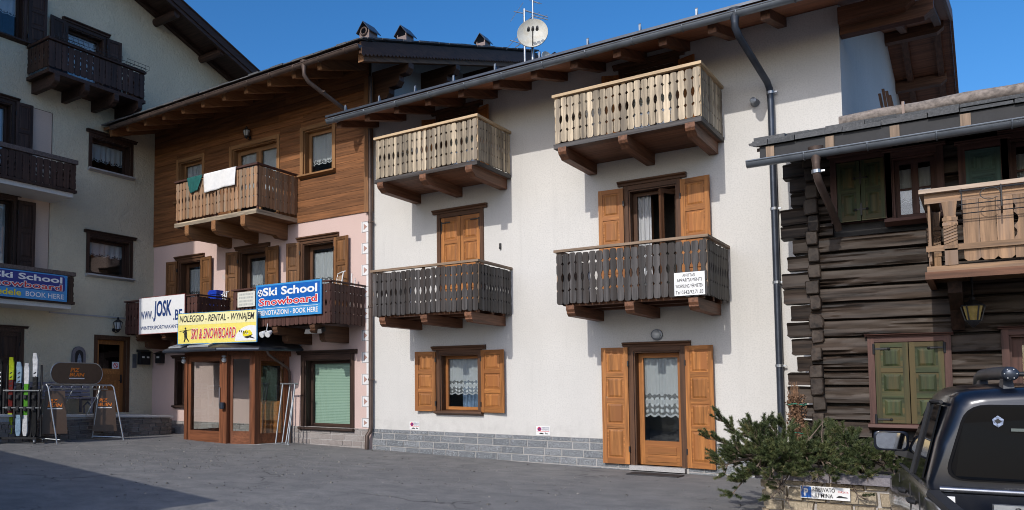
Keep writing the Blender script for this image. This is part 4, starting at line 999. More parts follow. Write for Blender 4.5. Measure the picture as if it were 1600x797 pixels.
for x in [-2.12+.7*i for i in range(10)]:
    MB().hexa([(x-.06, -2.79, 4.68), (x+.06, -2.79, 4.68), (x+.06, -1.7, 4.95), (x-.06, -1.7, 4.95)], [(x-.06, -2.79, 4.82), (x+.06, -2.79, 4.82), (x+.06, -1.7, 5.09), (x-.06, -1.7, 5.09)]).build('rafter', M['dark']['y'], groof)
gutter(GH, -2.44, 5.0, -3.05, 4.665, .082, M['gutter'], .70, -1.75)
downpipe(GH, [(-1.62, -3.05, 4.58), (-1.62, -3.05, 4.38), (-1.61, -2.96, 4.28), (-1.55, -1.98, 3.92), (-1.54, -1.86, 3.86), (-1.54, -1.8, 3.80)], .046, M['gutter_br'], [(-1.62, -3.05, 4.40)], cm='steel')
lp = MB(); pts = [(-1.42+i*.45, -2.35+random.uniform(-.01, .01), gz(-2.35)+.17+.004*i+random.uniform(-.008, .008)) for i in range(15)]
lp.tube(pts, [.082+random.uniform(-.006, .006) for _ in pts], 14)
snow = lp.build('snow_log', plain('snow_log_bark', (.22, .185, .16), .9, var=.45, nscale=20), groof, smooth=50)
m = MB(); m.box(WORLD, -.715, -.685, -2.46, -2.26, gz(-2.35)+.06, gz(-2.35)+.27); m.build('log_hook', M['gutter_br'], snow)
for i, (dx, h) in enumerate(((0, .26), (.045, .30), (.09, .24))):
    pass
# its new wooden balcony
NB = MB(); n0, n1, nd = -.50, 4.6, 1.35       # d is measured from the log wall
NB.box(FG, n0, n1, .0, nd, 2.95, 3.02); nb = NB.build('balcony', M['newwood']['x'], GH); nb['label'] = 'balcony of new carved wood'
m = MB(); m.box(FG, n0-.02, n1, nd-.03, nd+.03, 2.86, 2.95); m.box(FG, n0-.02, n0+.05, .02, nd-.031, 2.861, 2.949, 1); m.build('edge_beam', [M['redbrown']['x'], M['redbrown']['y']], nb)
m = MB()
for u in (n0+.25, n0+2.2, n0+4.2): MB().dz(FG, [(0, 2.30), (.12, 2.30), (.35, 2.55), (.95, 2.72), (1.0, 2.855), (0, 2.855)], u-.07, u+.07).build('bracket', M['dark']['y'], nb)
def post(u, d):
    p = MB()
    for (w, z0, z1) in ((.062, 3.02, 3.22), (.072, 3.22, 3.26), (.066, 3.26, 3.50), (.074, 3.50, 3.54), (.066, 3.54, 3.56), (.074, 3.56, 3.60), (.06, 3.60, 3.62)): p.box(FG, u-w, u+w, d-w, d+w, z0+.001, z1-.001)
    p.uz(FG, [(u-.055, 3.62), (u+.055, 3.62), (u+.075, 3.80), (u-.075, 3.80)], d-.06, d+.06)
    for i in range(6):
        z0 = 3.275+i*.036; p.loft([[FG.p(u-.066, q, z0), FG.p(u+.066, q, z0+.05), FG.p(u+.066, q, z0+.068), FG.p(u-.066, q, z0+.018)] for q in (d+.067, d+.078)])
    p.build('carved_post', M['newwood']['z'], nb)
post(n0+.24, nd-.05); post(n0+2.6, nd-.05); post(n0+.06, .62)
m = MB(); m.box(FG, n0-.05, n1, nd-.12, nd+.06, 3.92, 3.97); m.box(FG, n0-.048, n0+.12, .02, nd-.121, 3.921, 3.969, 1); m.build('handrail', [M['newrail']['x'], M['newrail']['y']], nb)
m = MB(); m.box(FG, n0+.0, n1, nd-.06, nd-.025, 3.80, 3.919); m.box(FG, n0+.0, n1, nd-.02, nd+.012, 3.20, 3.27); m.box(FG, n0, n0+.03, .03, nd-.07, 3.80, 3.919); m.build('rail_board', M['newwood']['x'], nb)
bd = MB(); u = n0+.36; i = 0
while u < n1:
    w = .155; a, b = u+.002, u+w-.002; z0, z1 = 3.06, 3.80
    if 3 <= i % 12 <= 6:      # sawn openings: half a vase on each edge, a heart between
        R = [(w*.5-.002, 0)]
        for zc, hh, dp in ((.30, .06, .026), (.46, .08, .042), (.60, .045, .02)):
            R += [(w*.5-.002, zc-hh), (w*.5-dp*.8, zc-hh*.5), (w*.5-dp, zc), (w*.5-dp*.8, zc+hh*.5), (w*.5-.002, zc+hh)]
        R += [(w*.5-.002, .74)]
        c = (a+b)/2; bd.uz(FG, [(c+x, z0+q) for x, q in R]+[(c-x, z0+q) for x, q in reversed(R)], nd-.05, nd-.028)
    else: bd.uz(FG, [(a+.03, z0), (b-.03, z0), (b, z0+.03), (b, z1), (a, z1), (a, z0+.03)], nd-.05, nd-.028)
    u += w; i += 1
f2 = Fr(FG.p(n0+.04, 0, 0), FG.N, -FG.U); u = .05
while u < nd-.2: bd.uz(f2, [(u+.03, 3.06), (u+.12, 3.06), (u+.15, 3.09), (u+.15, 3.8), (u, 3.8), (u, 3.09)], -.012, .012); u += .155
bd.build('front_railing', M['newwood']['z'], nb)
m = MB()
for zz, dd in ((3.90, nd+.07), (3.86, nd+.24), (3.70, nd+.24), (3.62, nd+.07)): m.tube([FG.p(n0+.34, dd, zz), FG.p(n0+1.9, dd, zz-.0)], .007, 6)
for i in range(5):
    u = n0+.36+i*.36; m.tube([FG.p(u, nd+.07, 3.92), FG.p(u, nd+.24, 3.88), FG.p(u, nd+.24, 3.64), FG.p(u, nd+.07, 3.58)], .009 if i % 2 else .006, 6)
m.tube([FG.p(n0+.62+.09*math.cos(a), nd+.245, 3.80+.07*math.sin(a)) for a in [k*.5 for k in range(12)]], .005, 5)
m.build('planter_rack', M['iron'], nb)

# ================================================================== glazed entrance porch
PR = thing('entrance_porch', 'glazed brown wooden entrance porch with a dark tent-shaped roof below the yellow banner', 'porch', (-14.7, -.9, .14))
PW = M['porchwood']
A_, B_, B2, C_, D_ = (Vector(q) for q in ((-15.85, -1.40, 0), (-14.42, -1.44, 0), (-14.30, -1.44, 0), (-13.72, -1.12, 0), (-13.58, -.02, 0)))
z0, z1 = .12, 2.46
def fr_between(a, b):
    U = (b-a).normalized(); return Fr(a, U, U.cross(Vector((0, 0, 1)))), (b-a).length
def pole(p, w, name='post'):
    MB().box(WORLD, p.x-w, p.x+w, p.y-w, p.y+w, z0-.02, z1).build(name, PW['z'], PR)
pole(A_, .055); pole(Vector((-14.37, -1.43, 0)), .09); pole(C_, .06); pole(Vector((-13.60, -.07, 0)), .045); pole(Vector((-15.83, -.07, 0)), .045)
def glazed(a, b, rail=.13, bottom=.30, name='glazed_panel', two=False, g='glass'):
    f, L = fr_between(a, b); s = .07; e = L-.07; mb = MB()
    mb.box(f, s, s+.10, -.03, .03, z0+.02, z1-.17, 1); mb.box(f, e-.10, e, -.03, .03, z0+.02, z1-.17, 1)
    mb.box(f, s+.10, e-.10, -.029, .029, z1-.30, z1-.17); mb.box(f, s+.10, e-.10, -.029, .029, z0+.02, z0+bottom)
    o = mb.build(name, [PW['x'], PW['z']], PR)
    MB().box(f, s+.08, e-.08, -.004, .004, z0+bottom-.02, z1-.28).build('pane', M[g], o); return o, f, L
o, f, L = glazed(A_, B_, name='door'); k = MB(); k.tube([f.p(L-.13, .03, 1.0), f.p(L-.13, .07, 1.0), f.p(L-.13, .07, 1.5), f.p(L-.13, .03, 1.5)], .012, 8); k.build('handle', M['steel'], o)
f, L = fr_between(B2, C_); mb = MB(); mb.box(f, .06, .12, -.03, .03, z0, z1-.17, 1); mb.box(f, L-.12, L-.05, -.03, .03, z0, z1-.17, 1); mb.box(f, .12, L-.12, -.029, .029, z1-.26, z1-.17); mb.box(f, .12, L-.12, -.029, .029, z0, z0+.32)
o = mb.build('glazed_panel', [PW['x'], PW['z']], PR); MB().box(f, .10, L-.10, -.004, .004, z0+.30, z1-.24).build('pane', M['glass'], o)
glazed(C_, D_, bottom=.26); glazed(Vector((-15.84, -.05, 0)), Vector((-15.85, -1.36, 0)))
hd = MB()
for a, b in ((A_, B_), (B2, C_), (C_, D_), (Vector((-15.84, -.05, 0)), A_)):
    f, L = fr_between(a, b); hd.box(f, -.04, L+.04, -.055, .055, z1-.17, z1+.02)
hd.build('head_beam', PW['x'], PR)
rf = MB(); e = [(-16.35, -.02), (-16.28, -1.85), (-14.2, -1.95), (-13.30, -1.42), (-13.12, -.02)]; ze = [2.50, 2.47, 2.47, 2.47, 2.50]
t = [(-15.6, -.02), (-15.25, -.5), (-14.4, -.5), (-13.95, -.35), (-13.85, -.02)]; zt = 3.0
for i in range(4):
    for m_, dz_ in ((0, .0), (1, -.045)):
        pass
    rf.hexa([(*e[i], ze[i]-.04), (*e[i+1], ze[i+1]-.04), (*t[i+1], zt-.05), (*t[i], zt-.05)], [(*e[i], ze[i]), (*e[i+1], ze[i+1]), (*t[i+1], zt), (*t[i], zt)])
rf.hexa([(*t[0], zt-.05), (*t[1], zt-.05), (*t[2], zt-.05), (*t[4], zt-.05)], [(*t[0], zt), (*t[1], zt), (*t[2], zt), (*t[4], zt)])
pr = rf.build('roof', plain('porch_roof_sheet', (.045, .045, .05), .45, .3, var=.3, nscale=6), PR)
m = MB()
for i in range(4): m.tube([(*e[i], ze[i]-.05), (*e[i+1], ze[i+1]-.05)], .04, 8)
m.build('eave_gutter', M['gutter_dk'], pr)
sk_ = MB()
def roofpt(i, s, q, up=.012):
    a = Vector((*e[i], ze[i])).lerp(Vector((*e[i+1], ze[i+1])), s); b = Vector((*t[i], zt)).lerp(Vector((*t[i+1], zt)), s); return a.lerp(b, q)+Vector((0, 0, up))
for (i, s0, s1, q0, q1) in ((0, .1, .9, .03, .75), (1, .05, .28, .04, .5), (1, .42, .82, .04, .42)):
    sk_.hexa([roofpt(i, s0, q0), roofpt(i, s1, q0), roofpt(i, s1, q1), roofpt(i, s0, q1)], [roofpt(i, s0, q0, .05), roofpt(i, s1, q0, .05), roofpt(i, s1, q1, .05), roofpt(i, s0, q1, .05)])
sk_.build('skylight', plain('skylight_glass', (.42, .44, .46), .12, .2, spec=.9), pr)
downpipe(PR, [(-13.28, -1.18, 2.42), (-13.28, -1.1, 2.30), (-13.45, -.22, 2.0), (-13.46, -.12, 1.9), (-13.46, -.09, .1)], .032, M['gutter_br'], funnel=False)
MB().hexa([(-15.9, -1.46, zg(-15, 0)-.05), (-14.3, -1.52, zg(-14, 0)-.05), (-13.5, -1.1, zg(-13.5, 0)-.05), (-13.5, -.03, 0)], [(-15.9, -1.46, z0+.01), (-14.3, -1.52, z0+.01), (-13.5, -1.1, z0+.01), (-13.5, -.03, z0+.01)]).build('threshold', M['granite'], PR)
for p in ((-15.93, -1.46, 2.20), (-14.36, -1.54, 2.20)):
    lt = thing('globe_lamp', 'small globe lamp on the %s of the porch' % ('left corner post' if p[0] < -15 else 'wide middle post'), 'lamp', p, 'globe lamps on the porch posts')
    m = MB(); m.lathe(Vector(p)+Vector((0, .09, .07)), (0, -1, 0), [(.05, 0), (.05, .02), (.025, .03), (.025, .08)], 12); m.lathe(Vector(p)+Vector((0, -.0, .03)), (0, 0, 1), [(.03, .02), (.07, .035), (.07, .05), (.02, .06)], 12); m.build('bracket', M['steel'], lt)
    m = MB(); m.sphere(Vector(p)+Vector((0, 0, -.02)), .068, 12); m.build('globe', M['lampglass'], lt, smooth=60)
ab = thing('ashtray', 'dark round ashtray fixed on the wide porch post', 'ashtray', (-14.36, -1.6, 1.0)); m = MB(); m.lathe((-14.36, -1.60, .98), (0, 0, 1), [(.055, 0), (.065, .01), (.065, .16), (.055, .16), (.05, .03)], 14); m.build('bowl', M['gutter_dk'], ab, smooth=40)
MB().box(WORLD, -14.39, -14.33, -1.535, -1.522, 1.0, 1.14).build('bracket', M['iron'], ab)
# trestle frames leaning beside the porch
tf_ = thing('trestle_frame', 'bare aluminium trestle frames leaning together between the porch and the blind', 'frame', (-13.1, -.55, .12))
def lean(x0, x1, n):
    m = MB(); b, tp = (-.72, .13), (-.50, 1.60)
    for i in range(n):
        x = x0+(x1-x0)*i/(n-1); m.tube([(x, b[0], b[1]), (x+.03, tp[0], tp[1])], .019, 8)
    m.tube([(x0-.06, b[0], b[1]), (x1+.04, b[0]+.02, b[1])], .026, 8); m.tube([(x0-.04, tp[0], tp[1]), (x1+.10, tp[0], tp[1])], .022, 8)
    return m.build('trestle', M['steel'], tf_, smooth=60)
lean(-13.38, -12.98, 2)
m = MB(); m.tube([(-13.24, -.64, .14), (-13.20, -.40, 1.56)], .018, 8); m.tube([(-13.10, -.66, .14), (-13.05, -.38, 1.60)], .018, 8); m.build('trestle_leg', M['steel'], tf_, smooth=60)

# ================================================================== boards and signs
UX, UZ = Vector((1, 0, 0)), Vector((0, 0, 1))
# blue ski school board on the right dark balcony
bs = plate('blue Ski School Snowboard board hung on the right dark balcony', 'sign', 'blue_sign', FA, -13.43, -11.40, 1.365, 3.17, 3.96, M['ltblue'], th=.03)
MB().box(FA, -13.38, -11.45, 1.395, 1.398, 3.42, 3.92).build('blue_field', M['bluesign'], bs)
write(bs, FA, 1.399, 'Ski School', -13.20, -11.52, 3.68, 3.88, M['paper'], bold=.03)
write(bs, FA, 1.399, 'Snowboard', -13.34, -11.50, 3.44, 3.64, M['paper'], bold=.055)
write(bs, FA, 1.4025, 'Snowboard', -13.315, -11.525, 3.457, 3.624, M['redink'], bold=.012)
write(bs, FA, 1.399, 'PRENOTAZIONI - BOOK HERE', -13.36, -11.50, 3.22, 3.34, M['paper'], bold=.018)
MB().box(FA, -13.36, -11.50, 1.398, 1.399, 3.375, 3.385).build('rule', M['paper'], bs)
m = MB(); m.disc(FA.p(-13.29, 1.3985, 3.765), (0, 1, 0), .085, .003, 20); m.build('emblem', M['paper'], bs); m = MB()
for k in range(4): a = k*math.pi/2+.4; m.disc(FA.p(-13.29+.045*math.cos(a), 1.4005, 3.765+.045*math.sin(a)), (0, 1, 0), .026, .002, 10)
m.build('emblem_mark', M['navyink'], bs)
# white web address board on the left dark balcony
js = plate('white board with a web address and winter sports lettering on the left dark balcony', 'sign', 'white_sign', FA, -17.92, -16.04, 1.33, 2.96, 3.95, M['paper'], th=.03, border=(plain('red_brown_edge', (.25, .06, .05), .5), .012))
write(js, FA, 1.361, 'www.', -17.83, -17.33, 3.36, 3.58, M['navyink'], bold=.0)
write(js, FA, 1.361, 'JOSK', -17.30, -16.56, 3.28, 3.84, M['navyink'], bold=.03, shear=.1)
write(js, FA, 1.361, '.BE', -16.48, -16.13, 3.28, 3.56, M['navyink'], bold=.02)
write(js, FA, 1.361, 'WINTERSPORTVAKANTIES', -17.84, -16.10, 3.07, 3.17, M['navyink'], bold=.008)
# yellow rental banner
FY = Fr((-15.70, -1.84, 0), (1, .14, 0), (.14, -1, 0))
LY = 2.44
yb = plate('yellow ski and snowboard rental banner hung above the porch roof', 'banner', 'yellow_banner', FY, 0, LY, 0, 2.60, 3.36, M['yellowsign'], th=.03, border=(M['ltblue'], .012))
MB().box(FY, .01, LY-.01, .03, .0325, 3.07, 3.345).build('pale_field', M['paleyellow'], yb)
write(yb, FY, .033, 'NOLEGGIO - RENTAL - WYNAJEM', .05, LY-.06, 3.09, 3.31, M['blackink'], bold=.012, shear=.22)
write(yb, FY, .033, 'SKI & SNOWBOARD', .42, 1.84, 2.70, 2.98, M['paper'], bold=.045, shear=.25)
write(yb, FY, .0365, 'SKI & SNOWBOARD', .43, 1.83, 2.71, 2.97, M['redink'], bold=.012, shear=.25)
m = MB(); arc = [(LY-.012, 2.63), (LY-.012, 2.98)]+[(LY-.14-.50*math.sin(a), 2.63+.37*math.cos(a)) for a in [k*math.pi/2/10 for k in range(11)]]
m.uz(FY, arc, .031, .0332); m.build('white_corner', M['paper'], yb)
m = MB()
for k in range(7): a = k*.9; m.disc(FY.p(LY-.27+.10*math.cos(a), .0345, 2.80+.05*math.sin(a)), FY.N, .045, .002, 12)
m.build('sun_mark', M['yellowink'], yb)
m = MB(); m.uz(FY, [(LY-.38, 2.72), (LY-.27, 2.68), (LY-.20, 2.70), (LY-.06, 2.67), (LY-.05, 2.685), (LY-.16, 2.73), (LY-.10, 2.78), (LY-.22, 2.75)], .0345, .036)
for k in range(5): m.uz(FY, [(LY-.50+k*.055, 2.89-k*.012), (LY-.47+k*.055, 2.895-k*.012), (LY-.485+k*.055, 2.84-k*.012), (LY-.51+k*.055, 2.845-k*.012)], .0345, .036)
m.build('skier_mark', M['blackink'], yb)
m = MB()     # black silhouette of a skier standing with skis on the shoulder
m.disc(FY.p(.245, .0345, 2.985), FY.N, .028, .003, 14); m.uz(FY, [(.22, 2.95), (.28, 2.95), (.30, 2.84), (.27, 2.80), (.20, 2.82)], .033, .036); m.uz(FY, [(.205, 2.83), (.25, 2.81), (.255, 2.72), (.22, 2.645), (.19, 2.645), (.215, 2.72)], .033, .0362); m.uz(FY, [(.24, 2.82), (.29, 2.82), (.305, 2.74), (.37, 2.66), (.345, 2.645), (.27, 2.73)], .033, .0364)
m.uz(FY, [(.05, 2.925), (.48, 2.96), (.48, 2.948), (.05, 2.912)], .033, .0366); m.uz(FY, [(.15, 2.89), (.23, 2.94), (.24, 2.92), (.17, 2.87)], .033, .0368)
m.build('skier_silhouette', M['blackink'], yb)
def grey_lines(t, fr, d, u0, u1, z0, z1, n, name='small_print', mat=None):
    m = MB(); random.seed(5)
    for i in range(n):
        zc = z1-(z1-z0)*(i+.5)/n; h = (z1-z0)/n*.28; u = u0+random.uniform(0, .06)*(u1-u0)
        while u < u1-(u1-u0)*.06:
            w = random.uniform(.03, .09)*(u1-u0); m.box(fr, u, min(u+w, u1), d, d+.001, zc-h, zc+h); u += w+.03*(u1-u0)
    m.build(name, mat or M['greyink'], t)
nt = plate('small cream notice with faded print left of the blue board', 'notice', 'notice_board', FA, -14.07, -13.48, 1.36, 3.47, 3.84, plain('cream_paint', (.66, .65, .57), .5), th=.02)
grey_lines(nt, FA, 1.381, -14.02, -13.53, 3.49, 3.82, 4)
af = plate('white rental notice with a telephone number on the grey balcony over the house door', 'sign', 'rental_sign', FA, -3.87, -3.405, 1.475, 3.03, 3.41, M['paper'], th=.012)
for b_, u0, u1, za, zb in (('AFFITTASI', -3.74, -3.55, 3.335, 3.385), ('APPARTAMENTI', -3.83, -3.45, 3.255, 3.31), ('WOHNUNG VERMIETEN', -3.85, -3.43, 3.155, 3.215), ('Tel 0342/92.71.83', -3.85, -3.43, 3.055, 3.115)):
    write(af, FA, 1.488, b_, u0, u1, za, zb, M['blackink'], bold=.0, shear=.1 if 'Tel' in b_ else 0)
def park_sign(u0, u1, lab):
    t = plate(lab, 'sign', 'no_parking_sign', FA, u0, u1, .002, .575, .755, M['paper'], th=.006, group='small no parking signs on the stone base'); w = u1-u0
    m = MB(); m.disc(FA.p(u0+w*.24, .009, .695), (0, 1, 0), .042, .002, 18); m.build('red_ring', M['redink'], t); m = MB(); m.disc(FA.p(u0+w*.24, .0105, .695), (0, 1, 0), .031, .002, 18); m.build('blue_disc', M['navysign'], t)
    m = MB(); m.uz(FA, [(u0+w*.24-.027, .714), (u0+w*.24-.018, .723), (u0+w*.24+.027, .676), (u0+w*.24+.018, .667)], .011, .0125); m.build('red_bar', M['redink'], t)
    write(t, FA, .0085, 'RISERVATO', u0+w*.42, u1-.012, .71, .735, M['navyink']); write(t, FA, .0085, 'RISTRETTO', u0+w*.42, u1-.012, .672, .694, M['navyink'])
    MB().box(FA, u0+.012, u1-.012, .008, .009, .648, .655).build('red_line', M['redink'], t)
    m = MB(); m.uz(FA, [(u0+w*.2, .595), (u0+w*.55, .595), (u0+w*.53, .612), (u0+w*.45, .622), (u0+w*.32, .622), (u0+w*.27, .61)], .008, .009); m.uz(FA, [(u0+w*.62, .597), (u0+w*.85, .597), (u0+w*.85, .612), (u0+w*.72, .614), (u0+w*.66, .635), (u0+w*.63, .632), (u0+w*.68, .61)], .008, .009); m.build('tow_truck_mark', M['blackink'], t)
park_sign(-9.97, -9.71, 'small no parking sign on the stone base below the window'); park_sign(-6.97, -6.68, 'small no parking sign on the stone base left of the house door')
hn = plate('small blue-grey house number plate left of the blind window', 'sign', 'house_number', FA, -13.35, -13.17, .002, 2.455, 2.615, plain('grey_blue_plate', (.35, .38, .42), .4), th=.008)
write(hn, FA, .011, '192', -13.32, -13.20, 2.49, 2.58, M['navyink'], bold=.02)
# blue board on the cream house's lowest balcony
FB = Fr((XL+1.085, 0, 0), (0, 1, 0), (1, 0, 0))
lb = plate('blue Ski School board on the lowest balcony of the cream house', 'sign', 'ski_school_sign', FB, -6.35, -3.70, 0, 3.66, 4.33, M['ltblue'], th=.03)
m = MB(); m.uz(FB, [(-6.28, 3.90), (-3.82, 3.90), (-3.77, 3.95), (-3.77, 4.25), (-3.82, 4.30), (-6.28, 4.30)], .03, .033); m.build('blue_field', M['navysign'], lb)
write(lb, FB, .034, 'Ski School', -5.72, -3.85, 4.115, 4.27, M['paper'], bold=.03)
write(lb, FB, .034, 'Snowboard', -5.95, -3.84, 3.915, 4.09, M['paper'], bold=.05); write(lb, FB, .0375, 'Snowboard', -5.92, -3.865, 3.93, 4.075, M['redink'], bold=.008)
write(lb, FB, .0315, 'Fedele', -5.75, -4.98, 3.71, 3.86, M['yellowink'], bold=.02); write(lb, FB, .0315, 'BOOK HERE', -4.86, -3.80, 3.715, 3.84, M['paper'], bold=.012)
ds = thing('prohibition_sticker', 'small square prohibition sticker in the glass of the cream house door', 'sticker', FL.p(-1.24, -.11, 2.0))
MB().box(FL, -1.36, -1.12, -.118, -.114, 2.02, 2.22).build('square', M['paper'], ds); m = MB(); m.disc(FL.p(-1.24, -.112, 2.12), (1, 0, 0), .08, .004, 18); m.build('ring', M['redink'], ds)
m = MB(); m.disc(FL.p(-1.24, -.110, 2.12), (1, 0, 0), .06, .004, 18); m.build('disc', M['paper'], ds); m = MB(); m.uz(FL, [(-1.30, 2.16), (-1.28, 2.18), (-1.18, 2.08), (-1.20, 2.06)], -.109, -.105); m.build('bar', M['redink'], ds)

# ================================================================== lamps, boxes and small wall things
def lantern(name, label, p, N, s=1.0, arm=.18, hang=False, col='lampglass'):
    t = thing(name, label, 'lantern', p); p = Vector(p); N = Vector(N)
    m = MB(); c = p+N*arm*s
    if not hang:
        m.lathe(p, N, [(.05*s, 0), (.05*s, .015), (.02*s, .02)], 10); m.tube([p+N*.01, p+N*arm*.5*s+Vector((0, 0, -.07*s)), c+Vector((0, 0, -.05*s)), c+Vector((0, 0, .0))], .012*s, 6)
    else: m.tube([c+Vector((0, 0, .34*s)), c+Vector((0, 0, .30*s)), c+Vector((0, 0, .55*s))], .012*s, 6); m.tube([c+Vector((0, 0, .5*s)), c-N*arm*s+Vector((0, 0, .52*s))], .014*s, 6)
    m.lathe(c, (0, 0, 1), [(.01*s, .33*s), (.03*s, .30*s), (.03*s, .27*s), (.10*s, .22*s), (.13*s, .20*s), (.13*s, .19*s)], 6); m.lathe(c, (0, 0, 1), [(.075*s, .0), (.08*s, .02*s), (.05*s, -.03*s), (.01*s, -.07*s)], 6)
    for k in range(6):
        a = k*math.pi/3+.0; m.tube([c+Vector((.075*s*math.cos(a), .075*s*math.sin(a), .01*s)), c+Vector((.118*s*math.cos(a), .118*s*math.sin(a), .195*s))], .008*s, 5)
    m.build('cage', M['iron'], t); m = MB(); m.lathe(c, (0, 0, 1), [(.066*s, .012*s), (.108*s, .192*s)], 6); m.build('lamp_glass', M[col], t)
lantern('wall_lantern', 'black six-sided lantern beside the cream house door', FL.p(-1.42, 0, 3.12), (1, 0, 0), 1.1)
lantern('balcony_lantern', 'small black lantern under the eave above the towels', FA.p(-14.97, .04, 8.22), (0, -1, 0), .85)
lantern('hanging_lantern', 'amber glass lantern hanging under the new balcony of the log house', FG.p(-.09, .0, 2.38), (0, -1, 0), 1.05, arm=.42, hang=True, col='amber')
bl = thing('bulkhead_lamp', 'round bulkhead lamp on the white wall above the house door', 'lamp', (-4.60, 0, 2.5)); m = MB(); m.lathe((-4.60, 0, 2.50), (0, -1, 0), [(.10, 0), (.105, .02), (.10, .045), (.08, .05)], 22); m.build('rim', M['gutter'], bl, smooth=40)
m = MB(); m.lathe((-4.60, -.045, 2.50), (0, -1, 0), [(.082, 0), (.078, .03), (.05, .05), (.01, .056)], 20); m.build('lamp_glass', M['lampglass'], bl, smooth=60)
ju = thing('wall_socket', 'small round grey fixture on the white wall left of the tall downpipe', 'fixture', (-2.88, 0, 6.45)); m = MB(); m.lathe((-2.88, 0, 6.45), (0, -1, 0), [(.07, 0), (.07, .03), (.05, .06), (.05, .20), (.01, .21)], 16); m.build('cap', M['gutter'], ju, smooth=40)
hk = thing('wall_hook', 'tiny black hook on the white wall right of the closed shutters', 'hook', (-7.70, 0, 4.50)); MB().box(FA, -7.72, -7.68, 0, .03, 4.42, 4.54).box(FA, -7.71, -7.69, .03, .06, 4.42, 4.45).build('catch', M['iron'], hk)
def mailbox(name, label, fr, u0, u1, z0, z1, m1, two=False):
    t = thing(name, label, 'mailbox', fr.p((u0+u1)/2, 0, z0)); m = MB(); m.box(fr, u0, u1, .0, .16, z0, z1-.08); m.build('box', M[m1], t)
    m = MB(); m.dz(fr, [(0, z1-.08), (.2, z1-.08), (.2, z1-.065), (.0, z1)], u0-.04, u1+.04); m.build('lid', M['iron'], t)
    m = MB()
    for (a, b) in (((u0+.05, u0+.14), (u1-.14, u1-.05)) if two else ((u0+.06, u1-.06),)): m.box(fr, a, b, .16, .163, (z0+z1)/2-.03, (z0+z1)/2+.02)
    m.build('name_card', M['paper'], t)
mailbox('mailbox', 'wide black mailbox on the cream wall with two name cards', FL, -.56, -.20, 2.16, 2.60, 'iron', True)
mailbox('mailbox', 'narrow black mailbox on the pink wall', FA, -18.66, -18.42, 2.20, 2.56, 'iron')
pl = plate('grey metal plate on the cream wall left of the wide mailbox', 'plate', 'wall_plate', FL, -.74, -.60, .002, 2.06, 2.46, M['gutter'], th=.02)
sp = plate('small pale plaque on the cream wall just under the left dark balcony', 'plaque', 'wall_plaque', FL, -.62, -.34, .002, 2.86, 2.98, M['paper'], th=.012); grey_lines(sp, FL, .0145, -.60, -.36, 2.88, 2.97, 2)
sh = thing('wall_shrine', 'small arched stone niche with a picture beside the cream house door', 'shrine', FL.p(-2.58, 0, 2.05))
arch = lambda w, z0, zs: [(-2.58-w, z0), (-2.58+w, z0), (-2.58+w, zs)]+[(-2.58+w*math.cos(a), zs+w*math.sin(a)) for a in [k*math.pi/8 for k in range(1, 8)]]+[(-2.58-w, zs)]
MB().uz(FL, arch(.21, 2.04, 2.40), .0, .06).build('stone_arch', M['coping'], sh); MB().uz(FL, arch(.13, 2.12, 2.38), .06, .064).build('niche', M['iron'], sh); MB().uz(FL, [(-2.66, 2.14), (-2.50, 2.14), (-2.52, 2.30), (-2.57, 2.42), (-2.62, 2.34)], .064, .068).build('picture', plain('faded_picture', (.22, .26, .32), .5, var=.6, nscale=18), sh)
# floodlights under the right dark balcony
fl = thing('floodlight', 'white twin spotlight under the balcony right of the yellow banner', 'floodlight', (-13.1, -1.5, 2.75)); p = atY(413, 521, -1.45)
m = MB()
for dx in (-.09, .09): m.lathe(p+Vector((dx, .06, .0)), Vector((dx*.8, -1, -.5)), [(.04, -.10), (.055, -.05), (.075, .06), (.075, .07)], 12)
m.build('lamp_head', M['paper'], fl, smooth=40); m = MB(); m.tube([p+Vector((-.09, .08, 0)), p+Vector((0, .08, .08)), p+Vector((.09, .08, 0))], .012, 6); m.tube([p+Vector((0, .08, .08)), p+Vector((.02, .10, .24))], .012, 6); m.build('bracket', M['steel'], fl)
f2_ = thing('floodlight', 'flat black floodlight under the balcony above the blind window', 'floodlight', (-11.9, -1.1, 2.8)); p = atY(493, 517, -1.1)
m = MB(); fr_ = Fr(p, (1, .25, 0), (-.25, 1, 0)); m.hexa([fr_.p(-.22, -.14, -.07), fr_.p(.22, -.14, -.07), fr_.p(.22, .1, .0), fr_.p(-.22, .1, .0)], [fr_.p(-.2, -.12, .03), fr_.p(.2, -.12, .03), fr_.p(.2, .1, .10), fr_.p(-.2, .1, .10)]); m.build('housing', M['iron'], f2_)
m = MB(); m.hexa([fr_.p(-.19, -.12, -.072), fr_.p(.19, -.12, -.072), fr_.p(.19, .06, -.02), fr_.p(-.19, .06, -.02)], [fr_.p(-.19, -.12, -.068), fr_.p(.19, -.12, -.068), fr_.p(.19, .06, -.016), fr_.p(-.19, .06, -.016)]); m.build('lamp_glass', M['lampglass'], f2_)
MB().tube([p+Vector((0, .05, .08)), p+Vector((0, .05, .25))], .015, 6).build('bracket', M['iron'], f2_)

